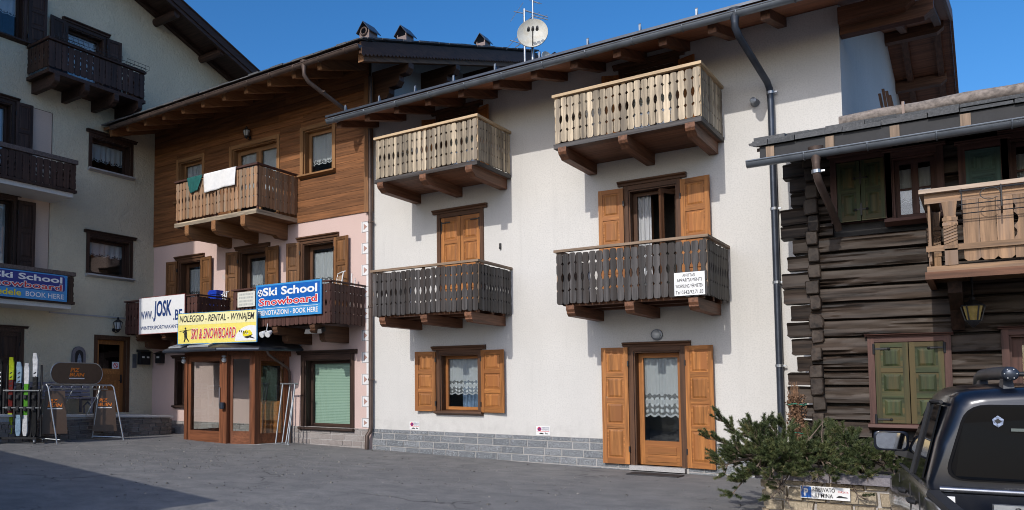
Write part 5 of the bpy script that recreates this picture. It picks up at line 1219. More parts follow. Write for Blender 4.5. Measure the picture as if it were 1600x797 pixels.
# towels over the light brown balcony
def towel(name, label, u0, u1, drop, mat, slant=0.0, pts=None):
    t = thing(name, label, 'towel', FA.p((u0+u1)/2, 1.55, 6.95)); m = MB(); nu, nz = 24, 14; vs = []
    for j in range(nz+1):
        for i in range(nu+1):
            s = i/nu; q = j/nz; u = u0+(u1-u0)*(s if not pts else (pts[0]*q*(1-s)+s*(1-pts[1]*q)+0)); d_ = drop+slant*s
            if q < .22: a = (q/.22); dd = 1.42+.145*a; z = 6.945+.012*math.sin(a*math.pi)
            else: dd = 1.565+.012*math.sin(s*17+q*4)+.02*(q-.2)*math.sin(s*9); z = 6.94-(q-.22)/.78*d_-.015*math.sin(s*8)*(q-.2)
            vs.append(FA.p(u, dd, z))
    m.add(vs, [(j*(nu+1)+i, j*(nu+1)+i+1, (j+1)*(nu+1)+i+1, (j+1)*(nu+1)+i) for j in range(nz) for i in range(nu)], 0, .5)
    o = m.build('cloth', mat, t, smooth=80); b = o.modifiers.new('thick', 'SOLIDIFY'); b.thickness = .008
towel('white_towel', 'white towel spread over the rail of the light brown balcony', -15.13, -14.0, .48, M['greycloth'], slant=-.04)
towel('green_towel', 'dark green towel bunched over the rail beside the white towel', -15.80, -15.16, .42, M['greencloth'], slant=-.05, pts=(.22, .3))
# things standing on the dark balconies
bb = thing('blue_bin', 'blue plastic bin on the left dark balcony', 'bin', (-15.97, -.30, 3.13)); c = Vector((-15.97, -.30, 0))
m = MB(); m.loft([[c+Vector((sx*a, sy*b, z)) for sx, sy in ((-1, -1), (1, -1), (1, 1), (-1, 1))] for a, b, z in ((.13, .12, 3.14), (.155, .14, 4.00))]); m.build('tub', M['bluebin'], bb)
m = MB(); m.box(WORLD, c.x-.17, c.x+.17, c.y-.155, c.y+.155, 4.01, 4.09); m.box(WORLD, c.x-.15, c.x+.15, c.y-.14, c.y+.14, 4.09, 4.13); m.build('lid', M['bluebin'], bb, bevel=.01)
fc = thing('folded_chair', 'folded white garden chair standing beside the blue bin', 'chair', (-15.75, -.25, 3.13)); m = MB()
for dx in (0, .1, .2): m.tube([(-15.80+dx*.7, -.34, 3.14), (-15.79+dx*.7, -.2, 4.08), (-15.77+dx*.7, -.14, 4.1)], .014, 6)
m.tube([(-15.82, -.28, 4.02), (-15.66, -.2, 3.95)], .014, 6); m.build('tubes', M['paper'], fc); m = MB(); m.box(WORLD, -15.80, -15.68, -.2, -.17, 3.3, 3.9); m.build('seat_cloth', M['greycloth'], fc)
ch = thing('folding_chair', 'white tube folding chair with tan slats on the right dark balcony', 'chair', (-11.5, -.6, 3.13)); m = MB(); q = [(-11.98, -.40), (-11.62, -.65)]
for (x, y) in q: m.tube([(x, y, 3.14), (x+.08, y+.16, 3.9), (x+.10, y+.22, 4.22), (x+.16, y+.22, 4.25)], .013, 6)
m.tube([(-11.88, -.18, 4.24), (-11.52, -.43, 4.24)], .013, 6); m.tube([(-11.88, -.2, 4.10), (-11.52, -.45, 4.02)], .012, 6); m.build('tubes', M['paper'], ch)
m = MB()
for k in range(7): x = -11.85+k*.05; y = -.22-k*.036; m.box(WORLD, x-.018, x+.018, y-.006, y+.006, 3.62, 4.16)
m.build('back_slats', M['tan']['z'], ch)
m = MB(); m.tube([(-11.45, -.3, 3.14), (-11.38, -.28, 4.2)], .014, 6); m.tube([(-11.50, -.15, 3.14), (-11.40, -.12, 4.1)], .014, 6); m.build('leg', M['paper'], ch)

# door mat
dm = thing('door_mat', 'dark rubber mat on the asphalt before the white house door', 'mat', (-4.5, -.65, 0)); a = [atY(985, 742, 0)]
m = MB(); m.hexa([(-4.92, -.90, .004), (-4.06, -.90, .004), (-4.06, -.46, .004), (-4.92, -.46, .004)], [(-4.91, -.89, .022), (-4.07, -.89, .022), (-4.07, -.47, .022), (-4.91, -.47, .022)]); m.build('rubber_sheet', M['rubber'], dm)

# ================================================================== dishes and aerials on the roof
def dish(name, label, px, py, Y, r, look, mast=True):
    c = atY(px, py, Y); t = thing(name, label, 'satellite dish', (c.x, c.y+.2, wz(c.y)+.1)); N = Vector(look).normalized()
    m = MB(); m.lathe(c, N, [(r, .09*r/.3), (r*.98, .105*r/.3), (r*.75, .05*r/.3), (r*.5, .022*r/.3), (r*.25, .006), (.01, 0), (.01, -.012), (r*.5, .004), (r*.8, .045*r/.3), (r, .085*r/.3)], 32, caps=False); m.build('reflector', M['dishwhite'], t, smooth=50)
    up = Vector((0, 0, 1)); m = MB(); foot = c-up*r*.97+N*.06; fp = c+N*r*1.0-up*r*.10; m.tube([foot, fp], .012, 6); m.build('feed_arm', M['iron'], t)
    m = MB()
    for s in ((-1, 0, 1) if r > .3 else (0,)):
        side = N.cross(up).normalized()*s*.09; m.lathe(fp+side, -N, [(.03, -.04), (.035, .02), (.03, .03)], 10); m.lathe(fp+side+N*.05-up*.0, N, [(.03, 0), (.025, .06)], 8)
    m.build('feed_horn', M['iron'], t)
    m = MB(); b = c-N*.12; m.tube([Vector((b.x, b.y, wz(b.y)+.0)), b+Vector((0, 0, .1))], .03, 8); m.tube([b, c], .03, 8); m.build('mast', M['steel'], t)
    return t, c
_, dc = dish('satellite_dish', 'large stained white satellite dish on the roof of the white house', 832, 55, 1.0, .33, (.42, -.88, .05))
dish('satellite_dish', 'small grey satellite dish low behind the roof edge, right of the large one', 853, 93, 1.2, .17, (.9, -.35, .25))
an = thing('tv_aerial', 'two-pole television aerial standing behind the large dish', 'aerial', (dc.x, dc.y+.5, wz(dc.y))); Y = dc.y+.5
def ap(px, py): return atY(px, py, Y)
m = MB(); a0 = ap(833, 95); a1 = ap(832, -12); m.tube([Vector((a1.x, Y, wz(Y))), Vector((a1.x, Y, a1.z))], .02, 8); b1_ = ap(819, 14); m.tube([Vector((b1_.x, Y, wz(Y))), Vector((b1_.x, Y, b1_.z))], .026, 8); m.tube([ap(819, 16), ap(832, 20)], .016, 6); m.build('mast', M['steel'], an)
def yagi(p0, p1, n, L, d, r=.006):
    m = MB(); m.tube([p0, p1], .011, 6)
    for i in range(n):
        c = p0.lerp(p1, (i+.3)/n); m.tube([c-Vector(d)*L*(1-.3*i/n), c+Vector(d)*L*(1-.3*i/n)], r, 5)
    m.build('antenna', M['steel'], an)
yagi(ap(803, 18), ap(818, 21), 1, .32, (.5, 0, .55)); yagi(ap(833, 20), ap(856, 27), 9, .05, (.1, .6, .5)); yagi(ap(830, 24), ap(856, 31), 2, .25, (.45, .3, .35)); yagi(ap(834, 2), ap(843, 6), 2, .2, (.6, 0, -.3)); yagi(ap(822, 34), ap(832, 26), 4, .05, (.3, .6, .4))
yagi(ap(797, 63), ap(814, 68), 1, .32, (.55, 0, .45)); m = MB(); m.tube([ap(814, 68), ap(805, 74)], .012, 6); m.tube([ap(814, 68), ap(832, 74)], .012, 6); m.build('boom', M['steel'], an)

# ================================================================== ski stand, display frame and bench by the terrace
bn = thing('bench', 'grey slatted bench on the terrace against the cream wall', 'bench', (XL+.5, -3.3, .82))
for (z, d) in ((1.60, .12), (1.50, .13), (1.40, .14), (1.30, .16)): MB().box(FL, -4.6, -2.30, d, d+.03, z-.04, z+.035).build('back_slat', M['greyplank']['y'], bn)
for d in (.24, .35, .46, .57): MB().box(FL, -4.6, -2.30, d, d+.09, 1.20, 1.235).build('seat_slat', M['greyplank']['y'], bn)
for u in (-4.35, -3.5, -2.55):
    m = MB(); m.box(FL, u-.03, u+.03, .10, .16, .82, 1.64); m.box(FL, u-.03, u+.03, .17, .66, 1.14, 1.198); m.tube([FL.p(u, .62, 1.14), FL.p(u, .66, 1.0), FL.p(u, .60, .80)], .03, 6); m.tube([FL.p(u, .3, .80), FL.p(u, .28, 1.0), FL.p(u, .45, 1.1), FL.p(u, .6, 1.0)], .024, 6); m.build('leg', M['greyplank']['z'], bn)
# tubular display frame with three brown boards
DX = -16.9
df = thing('display_stand', 'tubular steel display stand with three brown advertising boards in front of the terrace', 'display stand', (DX, -3.6, .2))
zb = .18; ST = M['steel']
fr1 = MB()
La, Lb = (DX+.28, -4.42), (DX-.35, -4.30)
A1, A2 = Vector((-16.95, -4.52, .19)), Vector((-16.95, -4.78, 1.56)); 
fr1.tube([(-16.62, -4.70, .16), (-16.86, -4.82, 1.50), (-16.90, -4.84, 1.56), (-16.98, -4.75, 1.57), (-16.98, -3.04, 1.55), (-16.94, -2.97, 1.55), (-16.88, -2.94, 1.50), (-16.62, -2.80, .14)], .021, 8)
fr1.tube([(-17.16, -3.36, .24), (-17.02, -3.26, 1.53), (-16.98, -3.2, 1.555)], .019, 8); fr1.tube([(-17.16, -3.36, .28), (-16.66, -2.84, .25)], .018, 8)
fr1.tube([(-16.98, -4.75, 1.47), (-16.98, -3.05, 1.45)], .013, 8); fr1.tube([(-17.32, -4.9, .24), (-17.02, -4.86, 1.54)], .019, 8); fr1.tube([(-17.3, -4.88, .3), (-16.66, -4.58, .27)], .016, 8)
for y in (-4.05, -3.25): fr1.tube([(-16.98, y, 1.46), (-17.28, y-.25, .75)], .012, 6)
for i in range(6):
    y = -4.65+i*.3; fr1.tube([(-16.965, y+.06*math.cos(a), 1.49+.055*math.sin(a)) for a in [k*.55 for k in range(11)]], .009, 5)
fr1.build('steel_frame', ST, df, smooth=60)
Fd = Fr((-16.97, 0, 0), (0, 1, 0), (1, 0, 0))
def stadium(u0, u1, z0, z1, n=10):
    r = (z1-z0)/2; zc = (z0+z1)/2
    return [(u1-r+r*math.cos(a), zc+r*math.sin(a)) for a in [-math.pi/2+math.pi*k/n for k in range(n+1)]]+[(u0+r+r*math.cos(a), zc+r*math.sin(a)) for a in [math.pi/2+math.pi*k/n for k in range(n+1)]]
bo = MB(); bo.uz(Fd, stadium(-4.68, -3.24, 1.59, 2.08), -.012, .012); board = bo.build('oval_board', M['boardbrown'], df)
rm = MB(); q = stadium(-4.69, -3.23, 1.58, 2.09); rm.tube([Fd.p(u, 0, z) for u, z in q+[q[0]]], .012, 6); rm.build('rim', ST, board)
def piz(fr, u0, u1, z0, z1, d, par):
    h = z1-z0; write(par, fr, d, 'PIZ', u0+(u1-u0)*.06, u0+(u1-u0)*.68, z0+h*.62, z1, M['orange'], bold=.03, shear=.18); write(par, fr, d, 'BUIN', u0, u1, z0+h*.22, z0+h*.55, M['orange'], bold=.03, shear=.18)
    MB().box(fr, u0, u1, d, d+.002, z0, z0+h*.09).build('white_rule', M['paper'], par)
piz(Fd, -4.19, -3.76, 1.70, 1.97, .013, board)
def side_board(y0, y1, lab):
    a = Vector((-16.72, y0, .42)); b = Vector((-16.72, y1, .42)); U = (Vector((-17.2, y1+.0, 0))-Vector((-16.70, y0, 0))); f = Fr((-16.98, (y0+y1)/2, 0), (.55, .83, 0), (.83, -.55, 0)); w = .30
    m = MB(); m.uz(f, [(-w, .40), (w, .40), (w-.08, 1.42), (-w+.08, 1.42)], -.012, .012); o = m.build('side_board', M['boardbrown'], df); piz(f, -.17, .17, .98, 1.22, .013, o)
side_board(-3.30, -2.95, ''); side_board(-4.70, -4.40, '')
# wheeled ski stand
SX0 = (-17.45, -5.05); SXd = Vector((.55, .42, 0)).normalized()
F_S = Fr((-17.72, -5.42, 0), (.80, .60, 0), (.60, -.80, 0))
p0 = atY(12, 690, -5.2); 
ss = thing('ski_stand', 'black wheeled stand holding skis at the left edge', 'ski stand', F_S.p(.5, 0, .22))
m = MB()
for u in (.02, .275, .445, .62, .86):
    m.box(F_S, u-.02, u+.02, -.05, -.015, .34, 2.02 if u in (.02, .86) else 1.5); m.box(F_S, u-.02, u+.02, .085, .115, .8, 1.46)
for d in (-.28, .26): m.box(F_S, .0, .88, d-.025, d+.025, .30, .345)
for u in (.02, .86): m.box(F_S, u-.022, u+.022, -.255, .235, .30, .344); m.box(F_S, u-.022, u+.022, -.055, -.0151, 1.9, 1.98)
m.build('rack_frame', M['iron'], ss)
m = MB()
for z in (1.42, 1.02): m.box(F_S, .01, .87, -.014, .0, z-.02, z+.02); m.box(F_S, .01, .87, .116, .13, z-.012, z+.012)
m.build('cross_bar', M['steel'], ss)
for u in (.04, .84):
    for d in (-.27, .25):
        m = MB(); c = F_S.p(u, d, .245); m.disc(c, F_S.U, .055, .03, 14); m.box(F_S, u-.025, u+.025, d-.02, d+.02, .255, .302); m.build('castor', M['gutter'], ss)
def ski(u, zt, c1, c2, c3, w=.052, tilt=0.0, lab='', tail=None):
    w *= 1.2
    t = thing('pair_of_skis', lab, 'skis', F_S.p(u, .05, .36), 'skis in the wheeled stand')
    for k, off in enumerate((.018, .060)):
        rings = []; z0_ = .36
        for q in [i/14 for i in range(15)]:
            z = z0_+(zt-z0_)*q; hw = w*(1.0-.22*math.sin(q*math.pi)) * (1 if .05 < q < .93 else (.55 if q >= 1 or q <= 0 else .86)); dd = off+.012*math.sin(q*math.pi)*(1 if k else -1)+(.05*(q-.9)/.1 if q > .9 else 0)+tilt*(q-.5)
            uu = u+tilt*(q-.5)
            rings.append([F_S.p(uu-hw, dd, z), F_S.p(uu+hw, dd, z), F_S.p(uu+hw, dd+.009, z), F_S.p(uu-hw, dd+.009, z)])
        s = MB(); n = len(rings)
        for i in range(n-1): s.loft(rings[i:i+2], 0 if i > 9 else (1 if i > 3 else 2), .5, caps=(i in (0, n-2)))
        s.build('ski', [c1, c2, c3], t)
    for z in (.95, 1.22): MB().box(F_S, u-.042, u+.042, .072, .13, z, z+.10).box(F_S, u-.03, u+.03, .128, .15, z+.02, z+.09).build('binding', M['rubber'], t)
    m = MB(); d = .0715
    for q in range(4): m.uz(F_S, [(u-.03, 1.5+q*.1), (u+.03, 1.53+q*.1), (u+.03, 1.56+q*.1), (u-.03, 1.53+q*.1)], .082, .084)
    m.build('graphic', [M['blackink'], M['paper']][len(lab) % 2], t)
kp = lambda n, c: plain('ski_'+n, c, .25, var=.25, nscale=14)
lime, red, pblue, wht, blk, grn = kp('lime', (.35, .42, .02)), kp('red', (.13, .018, .015)), kp('pale_blue', (.25, .36, .46)), kp('white', (.62, .62, .62)), kp('black', (.02, .02, .02)), kp('green', (.10, .32, .03))
ski(.17, 2.20, lime, red, lime, lab='skis with lime green tips and tails and dark red middles', tilt=.02)
ski(.36, 2.09, pblue, blk, pblue, lab='pale blue and white skis second from the left in the stand', w=.055)
ski(.535, 2.06, wht, grn, wht, lab='white skis with bright green stripes, leaning slightly', tilt=.04)
ski(-.10, 2.16, blk, blk, blk, lab='all black skis at the far left of the stand')
ski(.74, 2.30, wht, blk, blk, lab='black skis with white tips at the right of the stand')

# ================================================================== planter with mountain pine
PLY = -4.3
pt = thing('stone_planter', 'raised rubble stone planter with grey coping before the log house', 'planter', (-.6, -3.2, 0))
F_P = Fr((0, PLY, 0), (1, 0, 0), (0, -1, 0)); F_PL = Fr((-2.12, 0, 0), (0, -1, 0), (-1, 0, 0))
m = MB(); m.box(WORLD, -2.10, 3.2, PLY+.03, -1.75, -.1, .44); m.build('core', M['mortar'], pt)
m = MB(); random.seed(21)
def rubble(fr, u0, u1, z0, z1):
    z = z0
    while z < z1-.03:
        h = min(random.uniform(.10, .19), z1-z); u = u0
        while u < u1-.02:
            w = min(random.uniform(.14, .42), u1-u); j = lambda: random.uniform(-.016, .016)
            a, b, c, e = u+.008, u+w-.008, z+.008, z+h-.008; d = random.uniform(.01, .04)
            q = [(a+j(), c+j()*.5), (b+j(), c+j()*.5), (b+j(), e+j()*.5), (a+j(), e+j()*.5)]
            m.hexa([fr.p(x, -.04, y) for x, y in q], [fr.p(x+(.012 if i in (0, 3) else -.012), d, y+(.010 if i < 2 else -.010)) for i, (x, y) in enumerate(q)]); u += w
        z += h
rubble(F_P, -2.12, 3.2, -.06, .44); rubble(F_PL, 1.75, 4.30, -.06, .44); m.build('rubble_facing', M['plantstone'], pt)
m = MB(); u = -2.2
while u < 3.2:
    w = random.uniform(.45, .8); a, b = u+.004, min(u+w, 3.25)-.004; n = 6
    lo = []; rings = []
    for k in range(n+1):
        x = a+(b-a)*k/n; jj = random.uniform(-.014, .014); rings.append([(x, PLY-.09+jj, .435), (x, PLY+.28, .435), (x, PLY+.28, .535), (x, PLY-.075+jj, .53+random.uniform(-.006, .004))])
    m.loft(rings); u += w
m.box(WORLD, -2.19, -1.92, PLY+.285, -1.78, .436, .53); m.build('coping', M['coping'], pt)
m = MB(); m.box(WORLD, -1.90, 3.2, PLY+.26, -1.76, .3, .50); m.build('soil', plain('soil', (.06, .045, .03), .95, var=.4, nscale=20), pt)
rs = plate('white reserved parking sign with a blue P on the planter front', 'sign', 'parking_sign', Fr((0, PLY-.058, 0), (1, 0, 0), (0, -1, 0)), -1.725, -1.235, .005, .24, .385, M['paper'], th=.008)
fr_ = Fr((0, PLY-.058, 0), (1, 0, 0), (0, -1, 0)); MB().box(fr_, -1.718, -1.615, .013, .015, .25, .375).build('blue_square', M['bluesign'], rs); write(rs, fr_, .0155, 'P', -1.69, -1.645, .268, .357, M['paper'], bold=.04)
write(rs, fr_, .0135, 'RISERVATO', -1.60, -1.38, .325, .372, M['blackink'], bold=.012); write(rs, fr_, .0135, 'LI MINA', -1.57, -1.40, .258, .305, M['blackink'], bold=.012); write(rs, fr_, .0135, 'FORZATA', -1.35, -1.25, .325, .345, M['redink'])
MB().uz(fr_, [(-1.37, .268), (-1.26, .268), (-1.262, .28), (-1.30, .284), (-1.32, .292), (-1.345, .292), (-1.36, .28)], .0135, .0145).build('tow_truck_mark', M['blackink'], rs)
# the pine: crooked boughs, each clothed with bottle-brush shoots of needles
random.seed(11)
pn = thing('mountain_pine', 'bushy dark green mountain pine spilling over the planter', 'pine', (-1.6, -3.6, .5))
boughs = MB(); need = MB(); shoots = []
def bough(p, q, r, lift, n=7, jit=.05):
    p, q = Vector(p), Vector(q); pts = []
    for i in range(n+1):
        s = i/n; c = p.lerp(q, s)+Vector((0, 0, lift*math.sin(s*math.pi)*.6)); 
        if 0 < i: c += Vector([random.uniform(-jit, jit) for _ in range(3)])
        pts.append(c)
    boughs.tube(pts, [r*(1-.75*i/n) for i in range(n+1)], 6); return pts
roots = [(-1.95, -3.95, .48), (-1.8, -3.7, .5), (-1.5, -3.4, .5), (-1.2, -3.7, .5), (-.85, -3.5, .5), (-.45, -3.6, .5)]
tips = []
for (px, py, Y) in ((1116, 672, -4.2), (1120, 700, -4.5), (1134, 648, -4.0), (1128, 728, -4.6), (1150, 690, -4.7), (1172, 656, -3.9), (1178, 668, -4.3), (1190, 658, -4.1), (1205, 655, -3.9), (1208, 690, -4.6), (1150, 765, -4.75), (1160, 735, -4.8), (1180, 720, -4.9), (1200, 745, -4.9),
                  (1225, 700, -4.5), (1225, 652, -3.6), (1245, 690, -4.4), (1250, 735, -4.6), (1228, 770, -4.65), (1215, 778, -4.7), (1268, 675, -3.8), (1280, 700, -4.3), (1300, 690, -4.0), (1315, 668, -3.6), (1330, 690, -3.9), (1345, 700, -4.1), (1300, 735, -4.45), (1325, 740, -4.5), (1370, 702, -3.9), (1390, 712, -4.0), (1355, 730, -4.3), (1335, 770, -4.42), (1270, 720, -4.5), (1240, 710, -4.3), (1400, 735, -4.1), (1195, 700, -4.2), (1160, 705, -4.2), (1140, 700, -4.0), (1290, 660, -3.2), (1340, 680, -3.3), (1210, 720, -4.75), (1235, 745, -4.7), (1265, 745, -4.55), (1185, 690, -4.6), (1310, 715, -4.4)):
    tp_ = atY(px, py, Y); tips.append(tp_-Vector((0, 0, .11 if py < 740 else .03)))
for tp in tips:
    rt = min(roots, key=lambda r: (Vector(r)-tp).length+random.uniform(0, .3)); pts = bough(rt, tp, random.uniform(.016, .03), .14 if tp.z > .6 else .34)
    for i in range(2, len(pts)):
        for _ in range(3 if i < 5 else 5):
            c = pts[i]; d = (pts[i]-pts[i-1]).normalized()+Vector((random.uniform(-.8, .8), random.uniform(-.9, .6), random.uniform(-.1, .95))); d.normalize(); e = c+d*random.uniform(.07, .15)
            boughs.tube([c, c.lerp(e, .5)+Vector((0, 0, -.01)), e], [.007, .005, .003], 4); shoots.append((c.lerp(e, .35), e+d*.05+Vector((0, 0, .03))))
    shoots.append((pts[-2].lerp(pts[-1], .5), pts[-1]+Vector((0, 0, .05))))
for a, b in shoots:
    if -1.98 < b.x < -1.0 and b.z < .52 and b.y < -4.1: continue
    ax = (b-a); L = ax.length; ax.normalize(); s1 = ax.orthogonal().normalized(); s2 = ax.cross(s1); tone = min(1, max(0, random.gauss(.48, .24))); n = int(190*L/.16)
    for k in range(n):
        q = random.random(); c = a+ax*L*q; an_ = random.uniform(0, 6.283); out = (s1*math.cos(an_)+s2*math.sin(an_)); d = (out*random.uniform(.55, .9)+ax*random.uniform(.5, .95)).normalized(); ln = random.uniform(.036, .056)*(1-.2*q); w = d.cross(Vector((random.uniform(-1, 1), random.uniform(-1, 1), random.uniform(-1, 1)))).normalized()*.0031
        need.add([c-w, c+w, c+d*ln], [(0, 1, 2)], 0, min(1, max(0, tone+random.uniform(-.18, .18))))
for (x0, y0, x1, y1) in ((1280, 735, 1286, 660), (1262, 745, 1270, 690), (1265, 730, 1240, 738), (1375, 720, 1385, 690), (1245, 712, 1290, 660)):
    bough(atY(x0, y0, -4.1), atY(x1, y1, -4.0), .012, .04, 6, .02)
boughs.build('branches', M['bark'], pn, smooth=60); need.build('needles', M['needle'], pn)
# dry brushwood bundle tied at the corner of the log house
db = thing('brushwood_bundle', 'dry brown brushwood bundle tied with green string at the log corner', 'brushwood', (-2.0, -2.2, .5)); m = MB()
for i in range(170):
    a = random.uniform(0, 6.28); r0 = random.uniform(0, .10); r1 = random.uniform(.0, .09); z0_, z1_ = random.uniform(.45, .9), random.uniform(1.0, 1.62); x, y = -2.06, -2.30
    m.tube([(x+r0*1.6*math.cos(a)+.10, y+r0*math.sin(a), z0_), (x+.03+r0*.5*math.cos(a), y+r0*.5*math.sin(a), .95+random.uniform(-.1, .1)), (x+r1*math.cos(a+.7)-.03, y+r1*math.sin(a+.7), z1_)], [.006, .006, .003], 4)
for i in range(900):
    a = random.uniform(0, 6.28); z = random.uniform(.85, 1.42); r = random.uniform(.02, .13); c = Vector((-2.06+r*math.cos(a), -2.30+r*math.sin(a), z)); d = Vector([random.uniform(-1, 1) for _ in range(3)]).normalized()*.03; w = d.cross(Vector((0, 0, 1))).normalized()*.010; m.add([c-w, c+w, c+d+w, c+d-w], [(0, 1, 2, 3)])
m.build('twigs', M['dead'], db); m = MB()
for z in (.90, 1.30): m.tube([(-2.06+.12*math.cos(a), -2.30+.12*math.sin(a), z+.01*math.sin(3*a)) for a in [k*.4 for k in range(17)]], .006, 5)
m.build('string', plain('green_string', (.02, .25, .16), .6), db)

# ================================================================== pickup truck parked at lower right
random.seed(3)
TH = rad(8); TO = Vector((.47, -8.15, -.215)); TC, TS = math.cos(TH), math.sin(TH)
def K(x, y, z): return Vector((TO.x+x*TC-y*TS, TO.y+x*TS+y*TC, TO.z+z))
FK = Fr(TO, (TC, TS, 0), (-TS, TC, 0))          # u = to the right of the truck, d = forwards
pk = thing('pickup_truck', 'dusty dark blue double-cab pickup truck parked with its tail towards the viewer', 'pickup', TO)
def ring(pts, y): return [K(x, y, z) for x, z in pts]
def sect(hw, sh, top, rnd_=.05, low=.34):      # lower body section
    h = [(hw-.06, low), (hw-.01, low+.08), (hw+.015, (low+top)/2), (hw, top-.16), (sh, top-.03), (sh-rnd_, top)]
    return h+[(-x, z) for x, z in reversed(h)]
body = MB()
body.loft([ring(sect(*a), y) for y, a in ((0.0, (.85, .82, 1.03)), (.5, (.855, .82, 1.05)), (1.0, (.855, .82, 1.06)), (1.55, (.86, .82, 1.07)), (1.62, (.87, .80, 1.07)), (2.1, (.885, .79, 1.06)), (2.6, (.87, .76, 1.02)), (2.95, (.80, .66, .93)), (3.05, (.72, .58, .80)))])
bd_ = body.build('body', M['paint'], pk, smooth=50)
m = MB()      # hood
m.loft([[K(x, y, z) for x, z in ((-w, zz-.06), (-w*.8, zz), (0, zz+.03), (w*.8, zz), (w, zz-.06), (0, zz-.12))] for y, w, zz in ((1.58, .72, 1.10), (2.2, .70, 1.08), (2.75, .64, 1.02), (2.98, .58, .92))]); m.build('hood', M['paint'], pk, smooth=50)
def cabring(y, wb, wt, zr, zb=1.03):
    h = [(wb, zb), (wb+.005, zb+.05), (wb*.55+wt*.45+.01, zb+(zr-zb)*.5), (wt+.035, zr-.13), (wt+.012, zr-.07), (wt-.03, zr-.028), (wt-.11, zr-.008), (wt*.4, zr+.012)]
    return [K(x, y, z) for x, z in h]+[K(-x, y, z) for x, z in reversed(h)]
cab = MB(); cab.loft([cabring(*a) for a in ((-.015, .78, .575, 1.66), (.0, .80, .605, 1.70), (.05, .815, .63, 1.735), (.2, .82, .645, 1.755), (.7, .82, .655, 1.775), (1.05, .815, .65, 1.755), (1.28, .81, .645, 1.70), (1.62, .80, .70, 1.30), (1.86, .78, .74, 1.08))])
cb = cab.build('cab', M['paint'], pk, smooth=50)
# rear window with rounded corners and its rubber seal
def rrect(x0, x1, z0, z1, xt0, xt1, r, n=5):
    cs = [((x0, z0), (x1, z0), (xt1, z1), (xt0, z1))][0]; out = []
    for i in range(4):
        p, a, b = Vector(cs[i]), Vector(cs[i-1]), Vector(cs[(i+1) % 4]); d1, d2 = (a-p).normalized(), (b-p).normalized()
        for k in range(n+1):
            t = k/n; q0 = p+d1*r*(1-t); q1 = p+d2*r*t; out.append(q0.lerp(q1, t))
    return [(q.x, q.y) for q in out]
M['seal'] = plain('window_rubber', (.008, .008, .009), .85, spec=.1)
o_ = rrect(-.715, .715, 1.12, 1.62, -.575, .575, .12)
def onrear(x, z): return K(x, -.020-(.012 if z < 1.5 else 0)-.0+(z-1.1)*.02, z)
sl_ = MB(); sl_.loft([[onrear(x*1.025, 1.37+(z-1.37)*1.055)+K(0, -s, 0)-K(0, 0, 0) for x, z in o_] for s in (-.02, .008)]); sl_.build('window_seal', M['seal'], cb)
wv = MB(); wv.loft([[onrear(x, z)+K(0, -s, 0)-K(0, 0, 0) for x, z in o_] for s in (.0, .013)]); rw_ = wv.build('rear_window', M['carglass'], cb)
m = MB(); m.uz(FK, [(-.455, 1.535), (-.425, 1.56), (-.395, 1.535), (-.40, 1.50), (-.425, 1.48), (-.45, 1.50)], -.043, -.040); m.build('sticker', plain('sticker_paper', (.25, .30, .42), .5, var=.95, nscale=70), rw_)
m = MB(); m.uz(FK, [(-.445, 1.525), (-.425, 1.54), (-.405, 1.52), (-.43, 1.505)], -.045, -.0431); m.build('sticker_print', M['blackink'], rw_)
m = MB(); m.box(FK, -.36, -.27, -.042, -.040, 1.455, 1.475); m.build('window_label', plain('label_grey', (.10, .12, .11), .5), rw_)
